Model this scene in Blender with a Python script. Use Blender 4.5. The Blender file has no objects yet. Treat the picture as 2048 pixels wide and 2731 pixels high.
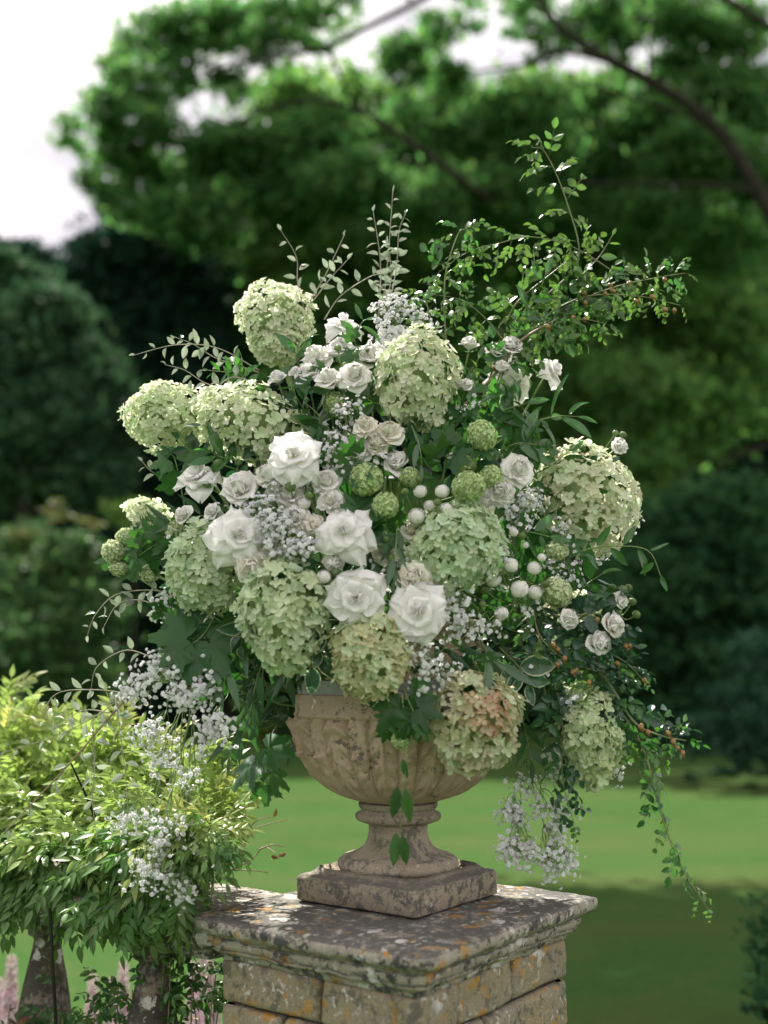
import bpy, math, random
import numpy as np
from mathutils import Vector, Matrix, Euler

C = bpy.context.scene.collection
sc = bpy.context.scene
rnd = random.Random(7)
RG = np.random.default_rng(11)

# ------------------------------------------------------------------ camera
F_PX, PITCH, CAM_Z = 3000.0, 0.1387, 1.55
K = 2048 / 1659.0
cam_d = bpy.data.cameras.new('camera'); cam = bpy.data.objects.new('camera', cam_d); C.objects.link(cam)
cam.location = (0, 0, CAM_Z); cam.rotation_euler = (math.pi / 2 + PITCH, 0, 0)
cam_d.sensor_fit = 'VERTICAL'; cam_d.sensor_height = 36.0; cam_d.sensor_width = 27.0
cam_d.lens = F_PX / 2731 * 36.0
cam_d.clip_start = 0.05; cam_d.clip_end = 900
cam_d.dof.use_dof = True; cam_d.dof.focus_distance = 2.56; cam_d.dof.aperture_fstop = 1.45
sc.camera = cam

# ------------------------------------------------------------------ sky, sun, exposure
SUN_EL, SUN_AZ = math.radians(55), math.radians(-27)      # azimuth from +Y, negative = towards -X
world = bpy.data.worlds.new('World'); sc.world = world; world.use_nodes = True
wn = world.node_tree; wn.nodes.clear()
wo = wn.nodes.new('ShaderNodeOutputWorld'); wb = wn.nodes.new('ShaderNodeBackground')
sk = wn.nodes.new('ShaderNodeTexSky'); sk.sky_type = 'NISHITA'; sk.sun_disc = False
sk.sun_elevation = SUN_EL; sk.sun_rotation = SUN_AZ; sk.air_density = 1.0; sk.dust_density = 2.0
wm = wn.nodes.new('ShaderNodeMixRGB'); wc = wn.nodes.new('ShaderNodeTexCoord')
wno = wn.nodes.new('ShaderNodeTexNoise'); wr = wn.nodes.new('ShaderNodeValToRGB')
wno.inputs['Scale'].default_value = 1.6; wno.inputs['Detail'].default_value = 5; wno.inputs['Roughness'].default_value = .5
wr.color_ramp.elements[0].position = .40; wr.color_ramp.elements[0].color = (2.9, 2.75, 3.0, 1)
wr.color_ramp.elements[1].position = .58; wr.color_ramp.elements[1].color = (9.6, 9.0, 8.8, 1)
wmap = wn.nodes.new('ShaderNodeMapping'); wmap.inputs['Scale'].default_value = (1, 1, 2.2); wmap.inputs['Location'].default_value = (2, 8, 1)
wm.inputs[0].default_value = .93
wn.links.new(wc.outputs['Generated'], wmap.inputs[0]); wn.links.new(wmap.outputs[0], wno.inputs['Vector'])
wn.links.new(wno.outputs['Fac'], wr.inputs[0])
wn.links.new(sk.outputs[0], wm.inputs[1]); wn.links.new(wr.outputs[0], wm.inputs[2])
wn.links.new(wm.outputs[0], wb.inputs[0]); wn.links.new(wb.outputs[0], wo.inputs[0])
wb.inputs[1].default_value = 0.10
sun_d = bpy.data.lights.new('sun', 'SUN'); sun_d.energy = 5.0; sun_d.angle = math.radians(.55); sun_d.color = (1, .95, .86)
sun = bpy.data.objects.new('sun', sun_d); C.objects.link(sun)
sdir = Vector((math.sin(SUN_AZ) * math.cos(SUN_EL), math.cos(SUN_AZ) * math.cos(SUN_EL), math.sin(SUN_EL)))
sun.rotation_euler = sdir.to_track_quat('Z', 'Y').to_euler(); sun.location = sdir * 40
sc.view_settings.view_transform = 'Standard'; sc.view_settings.look = 'None'
sc.view_settings.exposure = 1.18; sc.view_settings.gamma = 1.0; sc.view_settings.use_curve_mapping = False
sc.render.engine = 'CYCLES'
sc.cycles.max_bounces = 7; sc.cycles.diffuse_bounces = 3; sc.cycles.glossy_bounces = 2
sc.cycles.transmission_bounces = 4; sc.cycles.transparent_max_bounces = 8
sc.cycles.sample_clamp_indirect = 6.0
sc.cycles.use_denoising = True
try: sc.cycles.denoiser = 'OPENIMAGEDENOISE'
except Exception: pass

# ------------------------------------------------------------------ geometry helpers
cP, sP = math.cos(PITCH), math.sin(PITCH)
def ray(x, y):
    v = (1365.5 - y) / F_PX
    return Vector(((x - 1024) / F_PX, cP - v * sP, sP + v * cP))
def atf(x, y, Y):                       # full-picture pixel -> point at distance Y
    d = ray(x, y); return Vector((0, 0, CAM_Z)) + d * (Y / d.y)
def at(x, y, Y): return atf(x * K, y * K, Y)
def onz(x, y, z):
    d = ray(x, y); return Vector((0, 0, CAM_Z)) + d * ((z - CAM_Z) / d.z)
def mm(px, Y): return px * K * Y / F_PX     # size in metres of px (screen-list units) at distance Y

class MB:
    """collects vertices and faces, then links them as one mesh object"""
    def __init__(s): s.v = []; s.f = []; s.uv = []; s.n = 0
    def add(s, v, f, uv=None):
        v = np.asarray(v, float).reshape(-1, 3)
        s.v.append(v); s.f += [tuple(i + s.n for i in q) for q in f]
        s.uv.append(np.asarray(uv, float) if uv is not None else np.zeros((len(v), 2)))
        s.n += len(v)
    def mesh(s, name, mats, smooth=True):
        me = bpy.data.meshes.new(name)
        V = np.concatenate(s.v) if s.v else np.zeros((0, 3))
        me.from_pydata(V.tolist(), [], s.f)
        U = np.concatenate(s.uv)
        ul = me.uv_layers.new(name='UVMap')
        li = np.empty(len(me.loops), np.int32); me.loops.foreach_get('vertex_index', li)
        ul.data.foreach_set('uv', U[li].ravel())
        if smooth: me.polygons.foreach_set('use_smooth', np.ones(len(me.polygons), bool))
        for m in (mats if isinstance(mats, (list, tuple)) else [mats]): me.materials.append(m)
        me.update(); return me
    def build(s, name, mats, parent=None, smooth=True):
        return link(name, s.mesh(name, mats, smooth), parent)

def link(name, me, parent=None, M=None):
    o = bpy.data.objects.new(name, me); C.objects.link(o)
    if parent is not None:
        o.parent = parent
    if M is not None: o.matrix_basis = M
    return o
def local(o, parent):                    # geometry was made in world space, its parent sits at parent.location
    o.location = -parent.location; return o
def thing(name, label, cat, loc, group=None):
    o = bpy.data.objects.new(name, None); C.objects.link(o); o.location = loc
    o.empty_display_size = .02
    o['label'] = label; o['category'] = cat
    if group: o['group'] = group
    return o
def tag(o, label=None, cat=None, group=None, kind=None):
    if label: o['label'] = label
    if cat: o['category'] = cat
    if group: o['group'] = group
    if kind: o['kind'] = kind
    return o

def frame(z, hint=None):                # rotation whose local Z is z and local Y is near hint
    z = Vector(z).normalized()
    h = Vector(hint) if hint is not None else Vector((0, 0, 1))
    x = h.cross(z)
    if x.length < 1e-4: x = Vector((1, 0, 0)).cross(z)
    if x.length < 1e-4: x = Vector((0, 1, 0)).cross(z)
    x.normalize(); y = z.cross(x)
    return Matrix((x, y, z)).transposed().to_4x4()
def place(p, rot, s=1.0):
    return Matrix.Translation(p) @ rot @ Matrix.Diagonal((s, s, s, 1)) if not isinstance(s, tuple) else Matrix.Translation(p) @ rot @ Matrix.Diagonal((*s, 1))
def rz(a): return Matrix.Rotation(a, 4, 'Z')
def rx(a): return Matrix.Rotation(a, 4, 'X')
def ry(a): return Matrix.Rotation(a, 4, 'Y')

def spline(pts, n):
    P = np.array([list(p) for p in pts], float)
    if len(P) == 2:
        t = np.linspace(0, 1, n)[:, None]; return P[0] * (1 - t) + P[1] * t
    Q = np.vstack([2 * P[0] - P[1], P, 2 * P[-1] - P[-2]])
    out = []
    m = len(P) - 1
    for i in range(n):
        s = i / (n - 1) * m; k = min(int(s), m - 1); t = s - k
        a, b, c, d = Q[k:k + 4]
        out.append(.5 * ((2 * b) + (c - a) * t + (2 * a - 5 * b + 4 * c - d) * t * t + (3 * b - a - 3 * c + d) * t ** 3))
    return np.array(out)
def tube(mb, pts, r0, r1=None, seg=5, cap=True):
    P = np.asarray([list(p) for p in pts], float); n = len(P)
    r1 = r0 if r1 is None else r1
    R = np.asarray(r0, float) if np.ndim(r0) else np.linspace(r0, r1, n)
    T = np.gradient(P, axis=0); T /= (np.linalg.norm(T, axis=1, keepdims=True) + 1e-12)
    up = np.array([.31, .22, .92]) if abs(T[0][2]) < .9 else np.array([1., .1, 0])
    A = np.cross(T, up); A /= (np.linalg.norm(A, axis=1, keepdims=True) + 1e-12); B = np.cross(T, A)
    th = np.arange(seg) / seg * 2 * np.pi
    V = P[:, None] + R[:, None, None] * (np.cos(th)[None, :, None] * A[:, None] + np.sin(th)[None, :, None] * B[:, None])
    f = []
    for i in range(n - 1):
        for j in range(seg):
            k = (j + 1) % seg
            f.append((i * seg + j, i * seg + k, (i + 1) * seg + k, (i + 1) * seg + j))
    if cap: f.append(tuple(range((n - 1) * seg, n * seg))); f.append(tuple(range(seg - 1, -1, -1)))
    mb.add(V.reshape(-1, 3), f)
def lathe(mb, prof, seg=64, axis=(0, 0), disp=None):
    th = np.arange(seg) / seg * 2 * np.pi
    V = []
    for (r, z) in prof:
        rr = np.full(seg, r)
        if disp is not None: rr = rr + disp(th, z, r)
        V.append(np.stack([axis[0] + rr * np.cos(th), axis[1] + rr * np.sin(th), np.full(seg, z)], 1))
    V = np.concatenate(V); f = []
    for i in range(len(prof) - 1):
        for j in range(seg):
            k = (j + 1) % seg
            f.append((i * seg + j, i * seg + k, (i + 1) * seg + k, (i + 1) * seg + j))
    mb.add(V, f)

# ------------------------------------------------------------------ materials
class NT:
    def __init__(s, name):
        s.m = bpy.data.materials.new(name); s.m.use_nodes = True; s.t = s.m.node_tree; s.t.nodes.clear()
        s.out = s.t.nodes.new('ShaderNodeOutputMaterial')
    def n(s, typ, **kw):
        nd = s.t.nodes.new('ShaderNode' + typ)
        for k, v in kw.items():
            if k.startswith('_'): setattr(nd, k[1:], v)
            else:
                key = int(k[1:]) if k[0] == 'i' and k[1:].isdigit() else k.replace('__', ' ')
                if isinstance(v, bpy.types.NodeSocket): s.t.links.new(v, nd.inputs[key])
                else: nd.inputs[key].default_value = v
        return nd
    def mix(s, a, b, fac, mode='MIX'):
        nd = s.t.nodes.new('ShaderNodeMixRGB'); nd.blend_type = mode
        for k, v in ((0, fac), (1, a), (2, b)):
            if isinstance(v, bpy.types.NodeSocket): s.t.links.new(v, nd.inputs[k])
            else: nd.inputs[k].default_value = (tuple(v) + (1,)) if isinstance(v, tuple) and len(v) == 3 else v
        return nd.outputs[0]
    def math(s, op, a, b=0.0, c=None):
        nd = s.t.nodes.new('ShaderNodeMath'); nd.operation = op
        for k, v in ((0, a), (1, b), (2, c)):
            if v is None: continue
            if isinstance(v, bpy.types.NodeSocket): s.t.links.new(v, nd.inputs[k])
            else: nd.inputs[k].default_value = v
        return nd.outputs[0]
    def ramp(s, fac, *stops):
        nd = s.t.nodes.new('ShaderNodeValToRGB'); e = nd.color_ramp.elements
        while len(e) < len(stops): e.new(.5)
        for i, (p, c) in enumerate(stops):
            e[i].position = p; e[i].color = (c, c, c, 1) if not isinstance(c, tuple) else tuple(c) + (1,)
        s.t.links.new(fac, nd.inputs[0]); return nd.outputs[0]
    def noise(s, scale, detail=4, rough=.55, vec=None, dist=0):
        nd = s.t.nodes.new('ShaderNodeTexNoise'); nd.inputs['Scale'].default_value = scale
        nd.inputs['Detail'].default_value = detail; nd.inputs['Roughness'].default_value = rough
        nd.inputs['Distortion'].default_value = dist
        if vec is not None: s.t.links.new(vec, nd.inputs['Vector'])
        return nd.outputs['Fac']
    def vor(s, scale, vec=None, feature='F1', rand=1.0):
        nd = s.t.nodes.new('ShaderNodeTexVoronoi'); nd.feature = feature; nd.inputs['Scale'].default_value = scale
        nd.inputs['Randomness'].default_value = rand
        if vec is not None: s.t.links.new(vec, nd.inputs['Vector'])
        return nd
    def surf(s, sh): s.t.links.new(sh, s.out.inputs[0]); return s.m

def foliage_mat(name, col, col2, trans=.4, tcol=None, rough=.45, spec=.4, island=False, vein=None, edge=None, hue=.02, val=.35, back=None):
    """leaf or petal: glossy diffuse front, light coming through; colour varies from leaf to leaf"""
    s = NT(name)
    r = s.n('NewGeometry').outputs['Random Per Island'] if island else s.n('ObjectInfo').outputs['Random']
    c = s.mix(col, col2, r)
    h = s.n('HueSaturation', Color=c)
    rr = s.math('FRACT', s.math('MULTIPLY', r, 17.31))
    s.t.links.new(s.math('ADD', s.math('MULTIPLY', rr, hue * 2), .5 - hue), h.inputs['Hue'])
    s.t.links.new(s.math('ADD', s.math('MULTIPLY', s.math('FRACT', s.math('MULTIPLY', r, 5.77)), val), 1 - val / 2), h.inputs['Value'])
    c = h.outputs[0]
    uv = s.n('UVMap').outputs[0]; sep = s.n('SeparateXYZ', i0=uv)
    au = s.math('ABSOLUTE', sep.outputs[0])
    if edge is not None:                 # colour of the rim of the leaf or petal
        e0, e1, ecol, amt = edge
        n_ = s.noise(9, 2, vec=uv)
        mk = s.ramp(s.math('ADD', s.math('MAXIMUM', au, s.math('MULTIPLY', sep.outputs[1], .92)), s.math('MULTIPLY', s.math('SUBTRACT', n_, .5), .35)), (e0, 0.0), (e1, 1.0))
        c = s.mix(c, ecol, s.math('MULTIPLY', mk, amt))
    if vein is not None:
        vcol, amt = vein
        mid = s.ramp(au, (0.0, 1.0), (.10, 0.0))
        side = s.math('ABSOLUTE', s.math('SINE', s.math('ADD', s.math('MULTIPLY', sep.outputs[1], 26), s.math('MULTIPLY', au, -9))))
        sd = s.ramp(side, (0.0, .55), (.22, 0.0))
        c = s.mix(c, vcol, s.math('MULTIPLY', s.math('MAXIMUM', mid, sd), amt))
    p = s.n('BsdfPrincipled', Base__Color=c, Roughness=rough)
    p.inputs['Specular IOR Level'].default_value = spec
    tc = s.mix(c, tcol if tcol else (1, 1, 1), 1.0, 'MULTIPLY') if tcol else c
    t = s.n('BsdfTranslucent', Color=tc)
    return s.surf(s.n('MixShader', i0=trans, i1=p.outputs[0], i2=t.outputs[0]).outputs[0])

def plain(name, col, rough=.6, spec=.3, bump=None, var=None, metal=0):
    s = NT(name); p = s.n('BsdfPrincipled', Roughness=rough, Metallic=metal)
    p.inputs['Specular IOR Level'].default_value = spec
    p.inputs['Base Color'].default_value = (*col, 1)
    if var:
        co = s.n('TexCoord').outputs['Object']
        c = s.mix(col, var[0], s.ramp(s.noise(var[1], 4, vec=co), (.35, 0.0), (.65, 1.0)))
        s.t.links.new(c, p.inputs['Base Color'])
        if bump:
            b = s.n('Bump', Strength=bump, Distance=.01, Height=s.noise(var[1] * 2, 5, vec=co)); s.t.links.new(b.outputs[0], p.inputs['Normal'])
    return s.surf(p.outputs[0])

def stone_mat(name, base, base2, dark, dark_amt, white_amt=.0, orange_amt=.0, topdark=.0, scale=1.0, bump=.5, obj=False, moss=0.0):
    s = NT(name)
    pos = s.n('NewGeometry').outputs['Position']
    if obj:
        off = s.n('ObjectInfo').outputs['Random']
        pos2 = s.n('VectorMath', _operation='ADD', i0=pos, i1=(0, 0, 0)).outputs[0]
    c = s.mix(base, base2, s.ramp(s.noise(7 * scale, 5, .6, pos), (.35, 0.0), (.66, 1.0)))
    if obj: c = s.mix(c, base2, s.math('MULTIPLY', off, .6))
    c = s.mix(c, (.8, .78, .74), s.math('MULTIPLY', s.ramp(s.noise(160 * scale, 2, .7, pos), (.55, 0.0), (.8, 1.0)), .35))
    grain = s.noise(230 * scale, 3, .7, pos)
    c = s.mix(c, (.03, .03, .03), s.math('MULTIPLY', s.ramp(grain, (.2, 1.0), (.45, 0.0)), .45))
    # dark weathering crust
    nd = s.noise((11 if not (topdark or orange_amt) else 19) * scale, 9, .78, pos, .3); fine = s.noise(60 * scale, 4, .7, pos)
    dm = s.ramp(s.math('ADD', s.math('MULTIPLY', nd, .75), s.math('MULTIPLY', fine, .3)), (.53 - dark_amt * .16, 0.0), (.58 - dark_amt * .12, 1.0))
    nz = s.n('SeparateXYZ', i0=s.n('NewGeometry').outputs['True Normal']).outputs[2]
    if topdark:
        up = s.ramp(nz, (.3, 0.0), (.8, 1.0))
        dm2 = s.ramp(s.math('ADD', s.math('MULTIPLY', nd, .8), s.math('MULTIPLY', fine, .3)), (.44, 0.0), (.54, 1.0))
        dm = s.math('MAXIMUM', s.math('MULTIPLY', dm, s.math('SUBTRACT', 1.0, s.math('MULTIPLY', up, .5))), s.math('MULTIPLY', s.math('MULTIPLY', up, dm2), topdark))
    c = s.mix(c, dark, s.math('MULTIPLY', dm, .88))
    if moss:
        c = s.mix(c, (.10, .13, .045), s.math('MULTIPLY', s.ramp(s.noise(5 * scale, 5, .6, pos), (.5, 0.0), (.62, 1.0)), moss))
    wob = s.n('VectorMath', _operation='ADD', i0=pos, i1=s.n('VectorMath', _operation='SCALE', i0=s.n('TexNoise', Scale=45 * scale, Detail=3, Vector=pos).outputs['Color'], Scale=.055 / scale).outputs[0]).outputs[0]
    if white_amt:                        # pale crustose lichen in rounded patches
        v = s.vor(17 * scale, wob); v2 = s.vor(52 * scale, wob)
        keep = s.n('SeparateXYZ', i0=v.outputs['Color']).outputs[0]
        keep2 = s.n('SeparateXYZ', i0=v2.outputs['Color']).outputs[1]
        m1 = s.math('MULTIPLY', s.ramp(v.outputs['Distance'], (.30, 1.0), (.36, 0.0)), s.ramp(keep, (white_amt * .45, 1.0), (white_amt * .45 + .02, 0.0)))
        m2 = s.math('MULTIPLY', s.ramp(v2.outputs['Distance'], (.26, 1.0), (.36, 0.0)), s.ramp(keep2, (white_amt * .5, 1.0), (white_amt * .5 + .02, 0.0)))
        wm_ = s.math('MAXIMUM', m1, s.math('MULTIPLY', m2, .75))
        wm_ = s.math('MULTIPLY', wm_, s.ramp(s.noise(120 * scale, 4, .7, pos), (.32, .2), (.5, 1.0)))
        zn = s.ramp(s.noise(5.5 * scale, 3, .55, s.n('VectorMath', _operation='ADD', i0=pos, i1=(7.7, 2.2, 1.1)).outputs[0]), (.44, .06), (.56, 1.0))
        c = s.mix(c, (.60, .58, .55), s.math('MULTIPLY', wm_, zn))
    if orange_amt:
        wob2 = s.n('VectorMath', _operation='ADD', i0=wob, i1=(3.3, 1.7, 5.1)).outputs[0]
        v = s.vor(26 * scale, wob2); k = s.n('SeparateXYZ', i0=v.outputs['Color']).outputs[2]
        zone = s.ramp(s.noise(4.5 * scale, 2, .5, pos), (.47, 0.0), (.56, 1.0))
        ring = s.ramp(v.outputs['Distance'], (.12, .35), (.22, 1.0), (.33, 1.0), (.40, 0.0))
        om = s.math('MULTIPLY', s.math('MULTIPLY', ring, s.ramp(k, (orange_amt, 1.0), (orange_amt + .03, 0.0))), zone)
        om = s.math('MULTIPLY', om, s.ramp(s.noise(150 * scale, 3, .7, pos), (.36, 0.0), (.5, 1.0)))
        c = s.mix(c, (.42, .21, .03), om)
    p = s.n('BsdfPrincipled', Base__Color=c, Roughness=.88); p.inputs['Specular IOR Level'].default_value = .2
    hgt = s.math('ADD', s.math('MULTIPLY', s.noise(38 * scale, 7, .7, pos), 1.0), s.math('MULTIPLY', grain, .25))
    b = s.n('Bump', Strength=bump, Distance=.006, Height=hgt); s.t.links.new(b.outputs[0], p.inputs['Normal'])
    return s.surf(p.outputs[0])

M = {}
M['petal_green'] = foliage_mat('petal_green', (.62, .74, .46), (.72, .80, .56), .46, rough=.6, spec=.2, edge=(.6, 1.0, (.72, .74, .55), .55), hue=.012, val=.22)
M['petal_cream'] = foliage_mat('petal_cream', (.68, .75, .52), (.79, .81, .64), .46, rough=.6, spec=.2, edge=(.6, 1.0, (.78, .74, .58), .6), hue=.012, val=.2)
M['petal_mint'] = foliage_mat('petal_mint', (.58, .73, .50), (.69, .79, .58), .46, rough=.6, spec=.2, edge=(.6, 1.0, (.66, .74, .54), .5), hue=.012, val=.22)
M['petal_olive'] = foliage_mat('petal_olive', (.58, .62, .35), (.70, .70, .45), .46, rough=.6, spec=.2, edge=(.6, 1.0, (.68, .62, .38), .6), hue=.014, val=.22)
M['petal_lime'] = foliage_mat('petal_lime', (.52, .64, .32), (.62, .71, .42), .46, rough=.6, spec=.2, edge=(.6, 1.0, (.55, .6, .34), .5), hue=.012, val=.22)
M['petal_pink'] = foliage_mat('petal_pink', (.56, .56, .36), (.64, .52, .36), .46, rough=.6, spec=.2, edge=(.45, .95, (.66, .33, .22), .8), hue=.02, val=.2)
M['petal_blush'] = foliage_mat('petal_blush', (.66, .70, .48), (.74, .73, .54), .46, rough=.6, spec=.2, edge=(.6, 1.0, (.66, .46, .32), .6), hue=.014, val=.2)
M['floret_eye'] = plain('floret_eye', (.42, .46, .2), .7)
M['core'] = plain('flower_core', (.10, .17, .05), .9, var=((.34, .40, .20), 90))
M['snowball'] = foliage_mat('snowball', (.50, .67, .27), (.66, .78, .44), .42, rough=.6, spec=.2, island=True, edge=(.5, 1.0, (.66, .74, .42), .6), hue=.015, val=.4)
M['snowball_pale'] = foliage_mat('snowball_pale', (.58, .69, .36), (.74, .80, .56), .42, rough=.6, spec=.2, island=True, edge=(.5, 1.0, (.7, .74, .52), .6), hue=.015, val=.4)
M['white'] = foliage_mat('white_petal', (.95, .945, .925), (.94, .93, .905), .36, rough=.42, spec=.3, vein=((.74, .73, .66), .16), hue=.006, val=.05)
M['ivory'] = foliage_mat('ivory_petal', (.95, .94, .90), (.94, .925, .875), .36, rough=.5, spec=.25, vein=((.74, .73, .66), .16), hue=.008, val=.06)
M['cream'] = foliage_mat('cream_petal', (.95, .925, .84), (.94, .91, .81), .36, rough=.5, spec=.25, vein=((.74, .73, .66), .16), hue=.01, val=.08)
M['bloom'] = foliage_mat('gypsophila_petal', (.90, .90, .90), (.86, .87, .88), .35, rough=.7, spec=.15, hue=.0, val=.1)
M['stem'] = plain('green_stem', (.12, .22, .06), .5, .4, var=((.20, .27, .09), 30))
M['stem_thin'] = plain('gypsophila_stem', (.16, .24, .09), .6, .3)
M['twig'] = plain('silver_twig', (.40, .38, .30), .6, .3, var=((.30, .27, .20), 40))
M['twig_red'] = plain('red_brown_twig', (.22, .12, .08), .6, .3, var=((.30, .24, .17), 25))
M['stem_rose'] = plain('rose_stem', (.13, .20, .08), .45, .4, var=((.22, .20, .09), 20))
V_ = lambda c, a: (c, a)
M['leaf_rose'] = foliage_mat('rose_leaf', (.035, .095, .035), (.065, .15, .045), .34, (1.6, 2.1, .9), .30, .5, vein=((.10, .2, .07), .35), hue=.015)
M['leaf_rose_lit'] = foliage_mat('lit_rose_leaf', (.08, .165, .05), (.12, .21, .06), .36, (1.3, 1.4, .8), .38, .45, vein=((.2, .33, .12), .4), hue=.015)  # lighter copy of the rose leaf, sunlight put into the colour
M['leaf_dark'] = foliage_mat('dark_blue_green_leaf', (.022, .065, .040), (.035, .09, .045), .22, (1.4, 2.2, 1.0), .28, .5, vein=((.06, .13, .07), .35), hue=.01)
M['leaf_lobed'] = foliage_mat('lobed_leaf', (.028, .092, .026), (.046, .122, .034), .36, (1.5, 1.9, .8), .40, .4, vein=((.03, .09, .02), .5), hue=.015)
M['leaf_laurel'] = foliage_mat('laurel_leaf', (.035, .10, .03), (.05, .14, .04), .32, (1.8, 2.4, .9), .22, .6, vein=((.09, .2, .06), .45), hue=.012)
M['leaf_euc'] = foliage_mat('willow_eucalyptus_leaf', (.075, .14, .075), (.11, .18, .11), .2, (1.2, 1.6, .8), .42, .35, vein=((.16, .22, .13), .5), hue=.01)
M['leaf_euc_dark'] = foliage_mat('dark_eucalyptus_leaf', (.03, .075, .035), (.05, .11, .05), .25, (1.4, 2.0, .9), .40, .4, vein=((.09, .14, .07), .4), hue=.01)
M['leaf_silver'] = foliage_mat('silver_leaf', (.27, .34, .23), (.38, .44, .32), .3, None, .33, .55, vein=((.36, .42, .3), .4), hue=.01)
M['leaf_var'] = foliage_mat('variegated_leaf', (.035, .10, .05), (.06, .14, .07), .25, None, .35, .45, vein=((.12, .2, .11), .3), edge=(.80, .90, (.50, .55, .36), .9), hue=.01)
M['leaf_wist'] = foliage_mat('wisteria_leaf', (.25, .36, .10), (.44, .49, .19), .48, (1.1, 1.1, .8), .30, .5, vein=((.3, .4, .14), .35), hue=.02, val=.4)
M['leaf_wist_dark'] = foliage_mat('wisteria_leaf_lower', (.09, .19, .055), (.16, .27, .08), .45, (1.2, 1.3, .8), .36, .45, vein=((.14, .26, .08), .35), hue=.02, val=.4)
M['hip'] = plain('rose_hip', (.20, .17, .05), .4, .5, var=((.33, .14, .05), 30))
M['hip_crown'] = plain('rose_hip_calyx', (.36, .15, .05), .7)
M['sepal'] = foliage_mat('sepal', (.13, .22, .07), (.2, .3, .11), .3)
M['bark'] = plain('bark', (.020, .020, .014), .95, .05, bump=.6, var=((.038, .038, .026), 6))
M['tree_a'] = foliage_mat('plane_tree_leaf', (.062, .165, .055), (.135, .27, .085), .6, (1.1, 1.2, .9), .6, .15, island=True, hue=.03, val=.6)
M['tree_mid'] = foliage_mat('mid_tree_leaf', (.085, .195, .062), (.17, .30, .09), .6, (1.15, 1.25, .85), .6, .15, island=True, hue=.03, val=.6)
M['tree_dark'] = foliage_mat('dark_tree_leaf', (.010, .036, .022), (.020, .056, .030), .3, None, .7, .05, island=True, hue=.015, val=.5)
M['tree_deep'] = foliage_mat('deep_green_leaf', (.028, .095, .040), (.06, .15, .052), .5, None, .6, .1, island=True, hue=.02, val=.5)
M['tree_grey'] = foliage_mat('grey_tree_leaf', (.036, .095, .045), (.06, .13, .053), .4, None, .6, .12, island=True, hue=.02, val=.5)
M['shrub'] = foliage_mat('shrub_leaf', (.04, .11, .035), (.09, .175, .05), .4, None, .5, .25, island=True, hue=.025, val=.6)
M['shrub_tip'] = foliage_mat('shrub_tip_leaf', (.20, .20, .06), (.16, .22, .07), .35, island=True)
M['shrub_bright'] = foliage_mat('bright_shrub_leaf', (.13, .26, .05), (.2, .34, .07), .4, island=True)

# urn and pier stone
M['urn'] = stone_mat('terracotta_stone', (.45, .33, .235), (.52, .40, .30), (.11, .10, .088), -.28, scale=1.3, bump=.55)
M['urn_foot'] = stone_mat('weathered_terracotta_foot', (.31, .25, .19), (.37, .31, .24), (.13, .122, .108), .0, white_amt=.10, scale=1.5, bump=.6, moss=.25)
M['plinth'] = stone_mat('weathered_plinth_stone', (.27, .225, .165), (.33, .28, .21), (.085, .085, .08), .05, white_amt=.15, topdark=.9, scale=1.4, bump=.6)
M['cap'] = stone_mat('lichen_cap_stone', (.29, .26, .205), (.36, .33, .27), (.030, .035, .040), .05, white_amt=.9, orange_amt=.5, topdark=.85, scale=.9, bump=.9)
M['pier'] = stone_mat('lichen_pier_stone', (.31, .245, .13), (.25, .22, .165), (.12, .115, .09), -.1, white_amt=.8, orange_amt=.6, scale=1.0, bump=1.0, obj=True)
M['mortar'] = stone_mat('mortar', (.20, .18, .15), (.13, .12, .10), (.03, .03, .028), .7, scale=1.2, bump=.8)
M['baluster'] = stone_mat('baluster_stone', (.20, .165, .13), (.25, .21, .17), (.05, .045, .04), .5, white_amt=.3, scale=1.2, bump=.6, moss=.3)
M['coping'] = stone_mat('coping_stone', (.36, .32, .26), (.43, .38, .31), (.05, .052, .055), .4, white_amt=1.0, orange_amt=.15, topdark=.6, scale=.9, bump=.7)
s = NT('zinc'); co = s.n('TexCoord').outputs['Object']
c = s.mix((.27, .265, .29), (.36, .355, .385), s.ramp(s.noise(12, 6, .6, co), (.35, 0.0), (.65, 1.0)))
c = s.mix(c, (.12, .12, .12), s.math('MULTIPLY', s.ramp(s.noise(40, 5, .7, co), (.55, 0.0), (.75, 1.0)), .5))
p_ = s.n('BsdfPrincipled', Base__Color=c, Roughness=.6, Metallic=.0); M['zinc'] = s.surf(p_.outputs[0])
# lawn
s = NT('lawn'); pos = s.n('NewGeometry').outputs['Position']
big = s.noise(.35, 4, .55, pos); fine = s.noise(14, 6, .7, pos)
mp = s.n('Mapping', Vector=pos); mp.inputs['Scale'].default_value = (.12, .9, 1); band = s.noise(1.0, 3, .5, mp.outputs[0])
c = s.mix((.032, .074, .020), (.048, .092, .027), s.ramp(fine, (.35, 0.0), (.65, 1.0)))
c = s.mix(c, (.064, .084, .030), s.math('MULTIPLY', s.ramp(band, (.45, 0.0), (.7, 1.0)), .75))
c = s.mix(c, (.028, .066, .018), s.math('MULTIPLY', s.ramp(big, (.5, 0.0), (.7, 1.0)), .6))
c = s.mix(c, (.075, .092, .036), s.math('MULTIPLY', s.ramp(s.noise(2.2, 6, .75, pos), (.52, 0.0), (.7, 1.0)), .55))
p_ = s.n('BsdfPrincipled', Base__Color=c, Roughness=.95); p_.inputs['Specular IOR Level'].default_value = .0
b_ = s.n('Bump', Strength=.5, Distance=.02, Height=fine); s.t.links.new(b_.outputs[0], p_.inputs['Normal']); M['lawn'] = s.surf(p_.outputs[0])

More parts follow.
